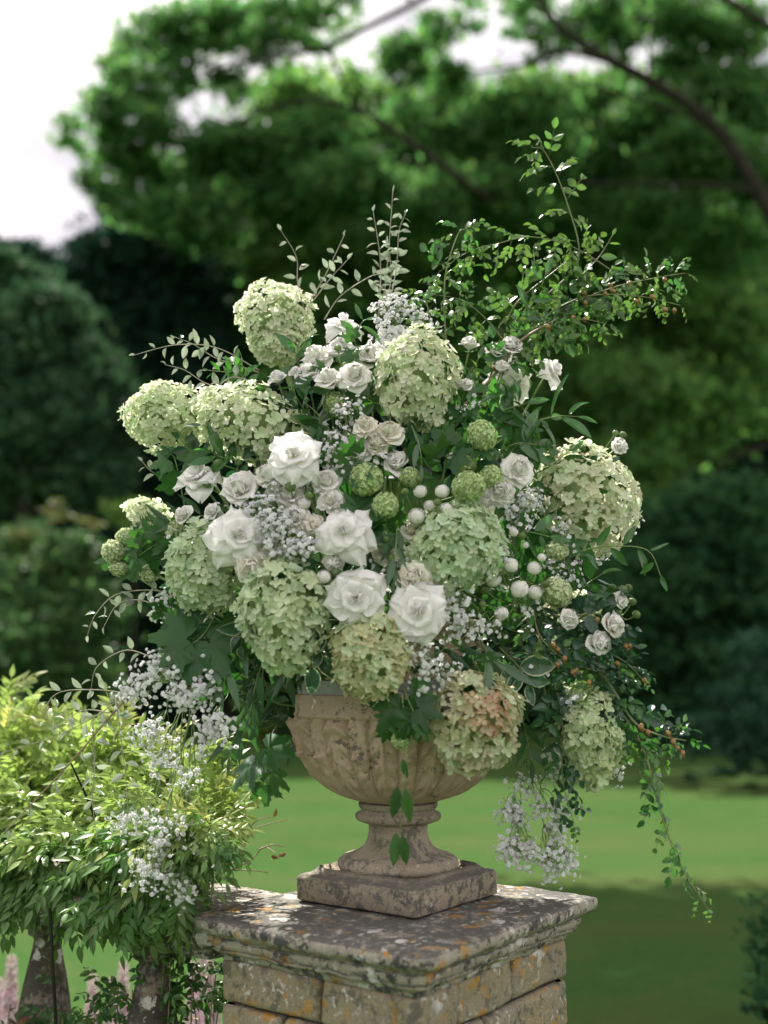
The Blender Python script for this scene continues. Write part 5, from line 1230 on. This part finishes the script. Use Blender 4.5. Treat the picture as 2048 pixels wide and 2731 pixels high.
for k in range(1450):
    x = RG.uniform(-60, 560)
    # outline of the bush top in the list units
    top = np.interp(x, [-60, 0, 60, 130, 250, 380, 450, 520, 580], [1580, 1585, 1590, 1605, 1615, 1665, 1700, 1750, 1800])
    bot = np.interp(x, [-60, 0, 290, 350, 400, 440, 480, 580], [1985, 1975, 1975, 1945, 1915, 1870, 1840, 1815])
    q = RG.uniform(0, 1); y = top + (bot - top) * q
    x = -60 + (x + 60) * .86; top = np.interp(x, [-60, 0, 60, 130, 250, 380, 450, 520], [1580, 1585, 1590, 1605, 1620, 1680, 1730, 1790]); y = top + (np.interp(x, [-60, 290, 350, 400, 440], [1945, 1940, 1900, 1860, 1830]) - top) * q
    kx = (x * K - 1024) / F_PX; Yf = 1.773 / (.8 + .6 * kx * 1.04)
    Yc = Yf + (np.interp(q, [0, .45, .62, 1], [.42, .16, .0, -.03])) + RG.uniform(-.05, .09)
    p = at(x, y, Yc)
    out = Vector((RG.normal(.12, .55), RG.normal(-.45, .3), .85 - 1.25 * q + RG.normal(0, .3)))
    if q > .68 and RG.uniform() < .5: continue
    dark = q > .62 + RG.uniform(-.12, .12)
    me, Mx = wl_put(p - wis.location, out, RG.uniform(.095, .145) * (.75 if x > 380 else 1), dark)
    extra.append((Yc, me, Mx, dark))
for k in range(46):
    x = RG.uniform(-40, 500); yt = np.interp(x, [-60, 130, 250, 380, 450, 520], [1565, 1590, 1605, 1660, 1710, 1780]); Yc = 1.773 / (.8 + .6 * (x * K - 1024) / F_PX) + RG.uniform(.2, .45)
    me, Mx = wl_put(at(x, yt + RG.uniform(-6, 20), Yc) - wis.location, Vector((RG.normal(.1, .5), RG.normal(-.2, .3), 1)), RG.uniform(.09, .15), False)
    extra.append((2.0, me, Mx, False))
for k in range(40):
    x = RG.uniform(215, 405); Yc = 1.773 / (.8 + .6 * (x * K - 1024) / F_PX) - RG.uniform(.02, .08)
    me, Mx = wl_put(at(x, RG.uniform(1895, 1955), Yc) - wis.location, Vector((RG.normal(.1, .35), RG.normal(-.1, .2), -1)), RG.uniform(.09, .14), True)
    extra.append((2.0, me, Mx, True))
extra.sort(key=lambda e: e[0])
for (Yc, me, Mx, dark) in extra[:295]: link('leaf', me, wis, Mx)
mbs = MB(), MB()
for (Yc, me, Mx, dark) in extra[295:]:
    n = len(me.vertices); co_ = np.empty(n * 3); me.vertices.foreach_get('co', co_); uvs = np.zeros((n, 2))
    for l, uvd in zip(me.loops, me.uv_layers[0].data): uvs[l.vertex_index] = uvd.uv
    mbs[dark].add(xf(co_.reshape(-1, 3), Mx), [tuple(p.vertices) for p in me.polygons], uvs)
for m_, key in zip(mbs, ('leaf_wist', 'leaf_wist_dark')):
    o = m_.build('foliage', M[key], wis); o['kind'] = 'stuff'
# stray high shoots of the bush at the picture edge
for (x, y, dx, dz) in ((5, 1520, .3, 1), (12, 1500, .6, .8), (0, 1475, .8, .6), (60, 1580, .5, 1), (40, 1575, -.3, 1), (-5, 1560, .2, 1)):
    me, Mx = wl_put(at(x, y + 25, 3.4) - wis.location, Vector((dx, -.1, dz)), .13, False); 
    link('leaf', me, wis, Mx)
# bare rambler stems at its end
rb = thing('rambler_stem', 'bare twisted brown rambler stems with dried leaves beside the bush end, over the coping', 'rambler', tuple(at(500, 1890, 2.95)))
mb = MB()
for path in ([(480, 1880), (520, 1850), (540, 1790), (560, 1770), (590, 1765)], [(500, 1880), (545, 1855), (570, 1830), (600, 1845), (618, 1842)], [(470, 1850), (505, 1800), (530, 1760), (555, 1740)], [(500, 1840), (530, 1820), (552, 1790), (620, 1770)], [(480, 1880), (540, 1880), (580, 1885)], [(520, 1860), (500, 1820), (470, 1790)], [(545, 1790), (520, 1750), (510, 1720)], [(560, 1835), (590, 1825), (612, 1830)]):
    tube(mb, spline([at(x, y, 2.95 + RG.uniform(-.03, .03)) for x, y in path], 14), .0022, .0009, 5)
local(mb.build('stem', M['twig_red'], rb), rb)
dr = foliage_mat('dried_leaf', (.16, .08, .03), (.22, .12, .05), .2)
mbd = MB(); v, f, u = leaf_verts(.25, 5, 'ellip', .4, .3); mbd.add(v, f, u); DRY = mbd.mesh('dried_leaf', dr)
for (x, y) in ((585, 1852), (618, 1842), (590, 1765), (560, 1745), (530, 1756)):
    link('dried_leaf', DRY, rb, place(at(x, y, 2.95) - rb.location, Euler(RG.uniform(0, 6, 3)).to_matrix().to_4x4(), .022))

# ------------------------------------------------------------------ flowers behind the balustrade
pinkm = foliage_mat('pink_flower', (.50, .30, .36), (.62, .48, .52), .3, island=True); palep = foliage_mat('pale_pink_flower', (.6, .48, .5), (.7, .62, .62), .3, island=True)
def spike(x, y0, y1, Y, w, label, group='pink flower spikes behind the balustrade'):
    a, b = at(x, y0, Y), at(x + RG.uniform(-8, 8), y1, Y); a.z = min(a.z, b.z - .3)
    g0 = Vector((a.x, a.y, 0)); root = thing('pink_flower_spike', label, 'flower spike', g0, group)
    mb = MB(); tube(mb, [g0, a, b], .006, .003, 5); local(mb.build('stem', M['stem'], root), root)
    mb = MB(); mc = MB(); n = 110
    for i in range(n):
        t = i / n; p = a.lerp(b, t); ang = i * 2.4; d = Vector((math.cos(ang), math.sin(ang), .1)); R = w * (1 - .6 * t)
        v, f, u = leaf_verts(.34, 3, 'ellip', .5, .2); (mb if i % 3 else mc).add(xf(v, place(p + d * R * .3, frame(Vector((0, 0, 1)) + d * .5, d), R * .95)), f, u)
    o = local(mb.build('blossoms', pinkm, root), root); o['kind'] = 'stuff'
    o = local(mc.build('bracts', palep, root), root); o['kind'] = 'stuff'
for (x, y0, y1, Y, w, lab) in [(440, 2215, 2030, 4.2, .05, 'pink flower spike in the gap between pier and baluster'), (458, 2215, 2070, 4.0, .05, 'pink spike pressed against the pier edge'), (420, 2215, 2075, 4.4, .05, 'pink spike furthest from the pier in the gap'),
    (262, 2215, 2075, 4.3, .05, 'pink spike between the two balusters'), (20, 2215, 2060, 4.2, .05, 'pink spike at the edge of the picture beyond the balusters'), (240, 2215, 2110, 4.5, .045, 'short pink spike near the left baluster'), (200, 2215, 2100, 4.5, .05, 'pink spike beside the bulb of the left baluster'), (0, 2215, 2110, 4.4, .05, 'cut off pink spike beneath the bush')]:
    spike(x, y0, y1, Y, w, lab)
# low leafy rose shrub in front of the balusters' feet
mbr = [MB(), MB(), MB()]
def low_rose(x, y, n, label, wpx=70, hpx=60, Y=2.85):
    c = at(x, y, Y); g0 = Vector((c.x, c.y, 0)); root = thing('low_rose_shrub', label, 'shrub', g0, 'leafy rose growth at the foot of the balusters')
    mb = MB(); tips = []
    for k in range(6):
        e = at(x + RG.uniform(-wpx, wpx), y + RG.uniform(-hpx, hpx), Y + RG.uniform(-.05, .08)); tips.append(e)
        tube(mb, spline([g0, (g0 + e) / 2 + Vector(RG.normal(0, .03, 3)), e], 8), .004, .0015, 5)
    local(mb.build('stem', M['stem_rose'], root), root)
    for i in range(n):
        e = tips[i % 6]; p = e + Vector((RG.normal(0, .035), RG.normal(0, .03), RG.normal(-.02, .04))); dry = RG.uniform() < .14
        k_ = LEAF['rose5'] if RG.uniform() < .6 else LEAF['rose5_lit']
        me = DRY if dry else k_[int(RG.integers(3))]
        link('leaf', me, root, place(p - g0, Euler((RG.uniform(-.6, .9), RG.uniform(-.7, .7), RG.uniform(0, 6.3))).to_matrix().to_4x4(), .03 if dry else RG.uniform(.045, .075)))
low_rose(430, 2150, 46, 'leafy rose growth with rusty leaves between pier and baluster', 55, 60)
low_rose(300, 2160, 46, 'leafy rose growth between the two balusters with dark hips', 70, 50)
low_rose(80, 2160, 46, 'leafy rose growth at the foot of the outer baluster', 90, 60, 3.0)
low_rose(360, 2060, 22, 'thin rose shoot with orange withered leaves beside the baluster bulb', 30, 50)
low_rose(190, 2190, 34, 'low dark rose growth at the bottom edge of the picture', 80, 30, 2.9)

# ------------------------------------------------------------------ trees
from mathutils import noise as MN
def crown(mb, blobs, size, asp=.5, shell=.35, up=.35, droop=0.0, seed=0):
    """blobs: (centre, rx, ry, rz, n): many leaf quads in clumps through each lobe's volume"""
    r = np.random.default_rng(seed)
    for (c, ax, ay, az, n) in blobs:
        c = np.array(c, float); nc = max(10, n // 14)
        d = r.normal(0, 1, (nc, 3)); d /= np.linalg.norm(d, axis=1, keepdims=True)
        rad = r.uniform(shell ** 3, 1, (nc, 1)) ** (1 / 3)
        cen = c + d * rad * np.array([ax, ay, az]); cs = r.uniform(.08, .30, (nc, 1)) * (ax + ay + az) / 3
        idx = r.integers(0, nc, n)
        p = cen[idx] + r.normal(0, 1, (n, 3)) * cs[idx] * np.array([1.2, 1.2, .42])
        p[:, 2] = np.maximum(p[:, 2], .03)
        # leaf frames
        nrm = r.normal(0, 1, (n, 3)) + np.array([0, 0, up * 3]); nrm /= np.linalg.norm(nrm, axis=1, keepdims=True)
        t = r.normal(0, 1, (n, 3)) - np.array([0, 0, droop]); t -= nrm * (t * nrm).sum(1, keepdims=True); t /= np.linalg.norm(t, axis=1, keepdims=True)
        b = np.cross(nrm, t); s_ = size * r.uniform(.6, 1.3, (n, 1))
        v = np.stack([p - t * s_, p + b * s_ * asp, p + t * s_, p - b * s_ * asp], 1)
        o = mb.n
        mb.v.append(v.reshape(-1, 3)); mb.uv.append(np.tile(np.array([[0, 0], [.8, .5], [0, 1], [-.8, .5]]), (n, 1)))
        mb.f += [(o + 4 * i, o + 4 * i + 1, o + 4 * i + 2, o + 4 * i + 3) for i in range(n)]
        mb.n += 4 * n
def B(x, y, Y, rpx, rpy, n, dy=None):
    return (at(x, y, Y), mm(rpx, Y), dy if dy else mm((rpx + rpy) / 2, Y), mm(rpy, Y), n)
def tree(name, label, cat, base, trunk, limbs, blobs, mat, size, asp=.5, group='trees round the lawn', seed=0, tr=.4, droop=0, tips=None, up=.1):
    root = thing(name, label, cat, base, group)
    mb = MB()
    if trunk: tube(mb, spline(trunk, 14), tr, tr * .45, 10); local(mb.build('trunk', M['bark'], root), root)
    for (pts, r0, r1) in limbs:
        mb = MB(); tube(mb, spline(pts, 16), r0 * .62, r1 * .62, 7); local(mb.build('limb', M['bark'], root), root)
    mb = MB(); crown(mb, blobs, size, asp, seed=seed, droop=droop, up=up)
    o = mb.build('crown', M[mat], root, smooth=False); local(o, root); o['kind'] = 'stuff'
    if tips:
        mb = MB(); crown(mb, tips, size, asp, seed=seed + 1); o = mb.build('shoot_tips', M['shrub_tip'], root, smooth=False); local(o, root); o['kind'] = 'stuff'
    return root
YB = 29.0
def A(x, y, Y=YB - 3.4): return at(x, y, Y)
# the great spreading tree
limbs = [
 ([A(1750, 620), A(1659, 450), A(1560, 290), A(1450, 200), A(1300, 120), A(1210, 60), A(1150, -20)], .34, .14),
 ([A(1310, 130), A(1220, 112), A(1130, 140), A(1020, 157)], .13, .05),
 ([A(1700, 430), A(1560, 402), A(1400, 398), A(1230, 396)], .17, .07),
 ([A(1300, 560, 30), A(1120, 470, 30), A(1010, 400), A(940, 345), A(860, 290), A(780, 240), A(690, 218), A(600, 228), A(500, 270)], .20, .07),
 ([A(1010, -60), A(900, 5), A(820, 45), A(700, 103), A(640, 113), A(530, 132), A(440, 165)], .15, .06),
 ([A(710, 105), A(735, 165), A(765, 235)], .07, .06),
 ([A(1500, -60), A(1580, 5), A(1700, 80)], .17, .14),
 ([A(1405, 175), A(1403, 110), A(1412, 40)], .08, .05),
 ([A(1560, 290), A(1480, 250), A(1330, 200), A(1230, 175)], .1, .05),
 ([A(1659, 960), A(1560, 1010), A(1500, 1100)], .08, .04),
]
gb = []
r = np.random.default_rng(5)
# ring of foliage lobes: position, size, leaf count
for (x, y, a, b, n) in [
 (330, 90, 75, 45, 900), (430, 60, 90, 50, 1300), (250, 150, 45, 30, 420), (300, 190, 70, 45, 900), (235, 250, 50, 40, 620), (150, 290, 35, 20, 200), (260, 330, 60, 40, 800), (215, 400, 30, 40, 300), (340, 270, 50, 30, 420), (400, 170, 60, 40, 600),
 (520, 40, 80, 45, 900), (620, 30, 80, 45, 700), (560, 110, 70, 25, 420), (500, 180, 50, 30, 420), (380, 380, 90, 50, 1400), (300, 440, 70, 50, 900), (470, 330, 80, 50, 1300), (420, 470, 100, 60, 1500),
 (680, 75, 60, 30, 300), (730, 30, 60, 25, 240), (560, 330, 100, 60, 1500), (690, 300, 90, 60, 1500), (820, 330, 90, 70, 1500), (760, 400, 110, 60, 1800), (600, 440, 110, 70, 2000), (900, 260, 60, 50, 700), (880, 130, 60, 40, 800), (935, 95, 35, 40, 420), (970, 180, 60, 30, 600),
 (900, 440, 110, 70, 1800), (1020, 300, 90, 60, 1400), (1120, 230, 90, 50, 1200), (1000, 20, 70, 25, 260), (1130, 30, 60, 40, 500), (1180, 90, 50, 20, 220), (1150, 330, 100, 70, 1500), (1280, 250, 90, 60, 1500), (1060, 430, 100, 60, 1400),
 (1290, 40, 80, 50, 900), (1400, 30, 80, 45, 900), (1340, 110, 36, 36, 300), (1500, 90, 80, 60, 1400), (1480, 20, 80, 40, 700), (1600, 60, 70, 60, 900), (1450, 160, 60, 30, 600), (1560, 200, 80, 70, 1500), (1640, 230, 60, 90, 1000), (1400, 260, 80, 60, 1400), (1500, 330, 100, 70, 1800), (1300, 360, 90, 60, 1200), (1640, 380, 60, 80, 1000),
 (1250, 480, 110, 60, 1200), (1420, 470, 120, 60, 1400), (1580, 520, 100, 80, 1500)]:
    gb.append(B(x, y, YB + r.uniform(-1.6, 1.6), a * 1.05, b * 1.0, int(n * (1.1 if y < 210 and x > 480 else 1.0 if y < 210 else 1.2)), 1.2))
base = A(1800, 1560); base.z = 0
tree('spreading_tree', 'great spreading tree whose long dark limbs arch across the whole top of the picture', 'tree', tuple(base), [base, A(1800, 1200), A(1790, 900), A(1750, 620)], limbs, gb, 'tree_a', .17, .36, seed=3, tr=.7, droop=.6)
# lit trees filling the middle
mid = []
for (x, y, a, b, n) in [(650, 240, 110, 60, 1800), (800, 240, 110, 60, 1600), (960, 260, 100, 60, 1500), (620, 380, 140, 90, 2600), (800, 420, 150, 100, 3000), (980, 420, 140, 100, 2600), (560, 520, 140, 80, 2200), (720, 560, 150, 90, 2600), (900, 580, 150, 90, 2600), (540, 640, 90, 90, 1600), (660, 700, 140, 90, 2400), (520, 750, 80, 60, 1100), (850, 740, 150, 90, 2000), (1000, 720, 110, 100, 1600), (480, 470, 90, 60, 1200)]:
    mid.append(B(x, y, 36 + r.uniform(-2, 2), a, b, n, 2.5))
b0 = at(780, 1560, 38); b0.z = 0
tree('lime_tree', 'sunny mid green tree behind the bouquet, under the spreading limbs', 'tree', tuple(b0), [b0, at(780, 1200, 38), at(780, 700, 38)], [], mid, 'tree_mid', .22, seed=8, tr=.5)
mid = []
for (x, y, a, b, n) in [(1150, 250, 120, 70, 1600), (1320, 260, 120, 70, 1600), (1500, 320, 140, 90, 2000), (1150, 450, 140, 100, 2600), (1330, 480, 140, 100, 2600), (1520, 520, 140, 110, 2400), (1650, 480, 90, 140, 1600), (1180, 640, 140, 100, 2200), (1350, 680, 140, 110, 2600), (1520, 720, 140, 110, 2400), (1300, 860, 150, 110, 2600), (1480, 900, 140, 110, 2200), (1640, 800, 100, 140, 1600), (1180, 900, 140, 140, 1600)]:
    mid.append(B(x, y, 35 + r.uniform(-2, 2), a, b, n, 2.5))
b0 = at(1400, 1560, 38); b0.z = 0
tree('beech_tree', 'full green tree filling the side behind the long rose branches', 'tree', tuple(b0), [b0, at(1400, 1200, 38), at(1380, 800, 38)], [([at(1400, 1100, 34), at(1500, 1010, 33), at(1659, 960, 33)], .12, .06), ([at(1450, 1150, 33), at(1560, 1080, 33), at(1640, 1010, 33)], .1, .05)], mid, 'tree_mid', .22, seed=12, tr=.5)
# dark trees on the other side
def simple_tree(label, x, ybase, Y, lobes, mat, size, name='dark_tree', cat='tree', tr=.35, seed=0, asp=.5, tips=None, group='trees round the lawn'):
    b0 = at(x, ybase, Y); b0.z = 0; top = min(l[1] for l in lobes)
    tree(name, label, cat, tuple(b0), [b0, at(x, (ybase + top) / 2, Y), at(x + 6, top + 60, Y)], [], [B(l[0], l[1], Y + r.uniform(-.8, .8), l[2], l[3], l[4]) for l in lobes], mat, size, asp, group, seed, tr, 0, [B(l[0], l[1], Y, l[2], l[3], l[4]) for l in tips] if tips else None)
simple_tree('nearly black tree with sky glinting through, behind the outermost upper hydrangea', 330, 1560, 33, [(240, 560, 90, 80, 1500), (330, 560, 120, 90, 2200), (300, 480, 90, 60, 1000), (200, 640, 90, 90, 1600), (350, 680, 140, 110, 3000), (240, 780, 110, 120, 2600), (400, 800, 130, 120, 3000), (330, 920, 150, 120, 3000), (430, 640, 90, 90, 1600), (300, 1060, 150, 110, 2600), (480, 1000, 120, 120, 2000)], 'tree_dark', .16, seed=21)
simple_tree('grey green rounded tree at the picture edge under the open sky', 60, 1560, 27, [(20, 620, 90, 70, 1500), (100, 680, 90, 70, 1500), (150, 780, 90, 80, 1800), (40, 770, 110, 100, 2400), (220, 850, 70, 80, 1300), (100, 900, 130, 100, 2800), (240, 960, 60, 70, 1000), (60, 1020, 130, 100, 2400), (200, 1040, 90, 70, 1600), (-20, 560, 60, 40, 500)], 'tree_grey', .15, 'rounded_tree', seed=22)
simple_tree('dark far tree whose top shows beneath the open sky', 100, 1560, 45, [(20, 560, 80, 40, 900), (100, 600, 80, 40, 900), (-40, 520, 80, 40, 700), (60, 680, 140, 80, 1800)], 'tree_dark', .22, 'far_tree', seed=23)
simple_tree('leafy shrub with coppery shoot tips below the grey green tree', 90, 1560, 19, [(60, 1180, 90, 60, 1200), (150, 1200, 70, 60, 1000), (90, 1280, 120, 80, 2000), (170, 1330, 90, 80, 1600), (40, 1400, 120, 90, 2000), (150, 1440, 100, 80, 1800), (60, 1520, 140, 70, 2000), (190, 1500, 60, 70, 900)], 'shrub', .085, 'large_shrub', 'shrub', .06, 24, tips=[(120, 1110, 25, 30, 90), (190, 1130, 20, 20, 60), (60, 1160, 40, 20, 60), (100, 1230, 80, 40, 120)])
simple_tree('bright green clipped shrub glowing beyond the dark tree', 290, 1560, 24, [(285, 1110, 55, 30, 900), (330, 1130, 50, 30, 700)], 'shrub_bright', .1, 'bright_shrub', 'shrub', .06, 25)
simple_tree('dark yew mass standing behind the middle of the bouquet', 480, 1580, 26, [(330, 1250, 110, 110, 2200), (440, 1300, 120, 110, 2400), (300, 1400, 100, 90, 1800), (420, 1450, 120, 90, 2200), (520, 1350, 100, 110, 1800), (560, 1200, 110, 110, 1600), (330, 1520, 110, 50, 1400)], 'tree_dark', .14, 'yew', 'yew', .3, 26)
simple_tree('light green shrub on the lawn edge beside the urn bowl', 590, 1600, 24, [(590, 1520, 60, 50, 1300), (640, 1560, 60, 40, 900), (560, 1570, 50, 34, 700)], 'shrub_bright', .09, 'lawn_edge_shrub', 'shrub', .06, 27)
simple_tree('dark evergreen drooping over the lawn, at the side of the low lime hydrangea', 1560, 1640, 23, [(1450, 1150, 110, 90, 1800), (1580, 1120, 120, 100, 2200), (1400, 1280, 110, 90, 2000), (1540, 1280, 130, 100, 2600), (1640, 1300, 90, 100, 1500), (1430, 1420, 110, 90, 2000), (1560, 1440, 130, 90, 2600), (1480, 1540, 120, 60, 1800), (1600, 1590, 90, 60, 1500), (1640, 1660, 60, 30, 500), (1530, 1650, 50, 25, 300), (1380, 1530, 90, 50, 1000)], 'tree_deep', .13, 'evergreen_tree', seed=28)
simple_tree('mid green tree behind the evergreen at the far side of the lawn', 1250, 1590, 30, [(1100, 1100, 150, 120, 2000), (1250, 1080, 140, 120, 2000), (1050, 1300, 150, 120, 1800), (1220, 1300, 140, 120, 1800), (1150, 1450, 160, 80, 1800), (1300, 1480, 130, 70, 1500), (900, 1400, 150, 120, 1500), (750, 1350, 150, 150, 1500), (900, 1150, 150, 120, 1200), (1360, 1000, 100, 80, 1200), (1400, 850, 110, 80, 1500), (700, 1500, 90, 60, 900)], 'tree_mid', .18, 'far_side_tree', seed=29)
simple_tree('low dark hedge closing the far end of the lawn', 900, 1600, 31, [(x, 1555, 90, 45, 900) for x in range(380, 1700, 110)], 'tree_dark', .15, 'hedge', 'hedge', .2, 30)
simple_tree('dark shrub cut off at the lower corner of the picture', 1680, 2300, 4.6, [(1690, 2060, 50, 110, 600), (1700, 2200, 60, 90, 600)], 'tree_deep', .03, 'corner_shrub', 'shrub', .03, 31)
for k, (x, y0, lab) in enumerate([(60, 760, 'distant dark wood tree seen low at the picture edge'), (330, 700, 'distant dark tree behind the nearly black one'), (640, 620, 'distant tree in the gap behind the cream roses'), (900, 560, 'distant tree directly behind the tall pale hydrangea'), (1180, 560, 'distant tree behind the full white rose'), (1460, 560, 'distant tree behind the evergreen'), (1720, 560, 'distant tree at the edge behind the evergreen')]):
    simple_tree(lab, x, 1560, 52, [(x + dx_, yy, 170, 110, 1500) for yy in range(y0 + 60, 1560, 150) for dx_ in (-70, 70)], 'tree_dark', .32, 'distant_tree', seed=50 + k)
simple_tree('tree whose drooping boughs hang raggedly over the lawn at the picture edge', 1900, 1600, 15, [(x_, y_, a_, b_, n_) for (x_, y_, a_, b_, n_) in [(1640, 1420, 60, 60, 700), (1590, 1500, 60, 40, 600), (1650, 1560, 60, 50, 700), (1520, 1560, 50, 26, 380), (1450, 1590, 40, 18, 220), (1580, 1610, 60, 30, 500), (1500, 1625, 36, 16, 180), (1640, 1650, 50, 30, 420), (1560, 1668, 34, 14, 140), (1490, 1680, 18, 9, 50), (1620, 1705, 26, 10, 80), (1400, 1560, 40, 16, 160), (1350, 1600, 26, 9, 70), (1700, 1480, 60, 120, 900)]], 'tree_dark', .055, 'drooping_tree', seed=33, asp=.35)
# near limb of a second tree above the frame: throws its shade over the near lawn
nb = [(Vector((x_, y_, 12.3)), 1.4, 1.0, .55, 1700) for x_ in (-2.6, -1.2, .6, 2.4, 4.2, 6.0) for y_ in (11.6, 12.8, 14.0, 15.1)]
nb += [(Vector((x_, y_, 11.6)), 1.9, 1.6, .6, 1500) for x_ in (2.6, 4.8, 7, 9.5, 12) for y_ in (5.2, 7.4, 9.4)]  # unseen lobes added to widen the crown and cut sky light on the lawn
tree('overhanging_tree', 'neighbouring tree whose leafy limb spreads above the frame, widened to shade the near lawn', 'tree', (10.5, 13.5, 0), [(10.5, 13.5, 0), (10.3, 13.4, 4), (9.6, 13.2, 8), (8.6, 13, 10.4)], [([(8.8, 13, 10.4), (6, 13.2, 11), (3, 13.4, 11.4), (-.8, 13.4, 11.6)], .16, .05)], nb, 'tree_a', .12, seed=40, tr=.35)

# ------------------------------------------------------------------ the bee
bee = thing('bee', 'tiny bee hovering between the two silver twigs above the highest hydrangea', 'bee', tuple(at(655, 575, 2.6)))
mb = MB(); lathe(mb, [(.0002, -.006), (.002, -.004), (.0028, -.001), (.0018, .001), (.0024, .003), (.0016, .0055), (.0002, .0065)], 10); beem = plain('bee_body', (.16, .08, .03), .6)
link('body', mb.mesh('body', beem), bee, ry(1.35))
mbw = MB(); v, f, u = leaf_verts(.3, 4, 'ellip', 0, 0); mbw.add(v * .008, f, u); wgm = mbw.mesh('wing', M['bloom'])
for a in (-.5, .5): link('wing', wgm, bee, Matrix.Translation((0, 0, .002)) @ rx(.9) @ rz(a))
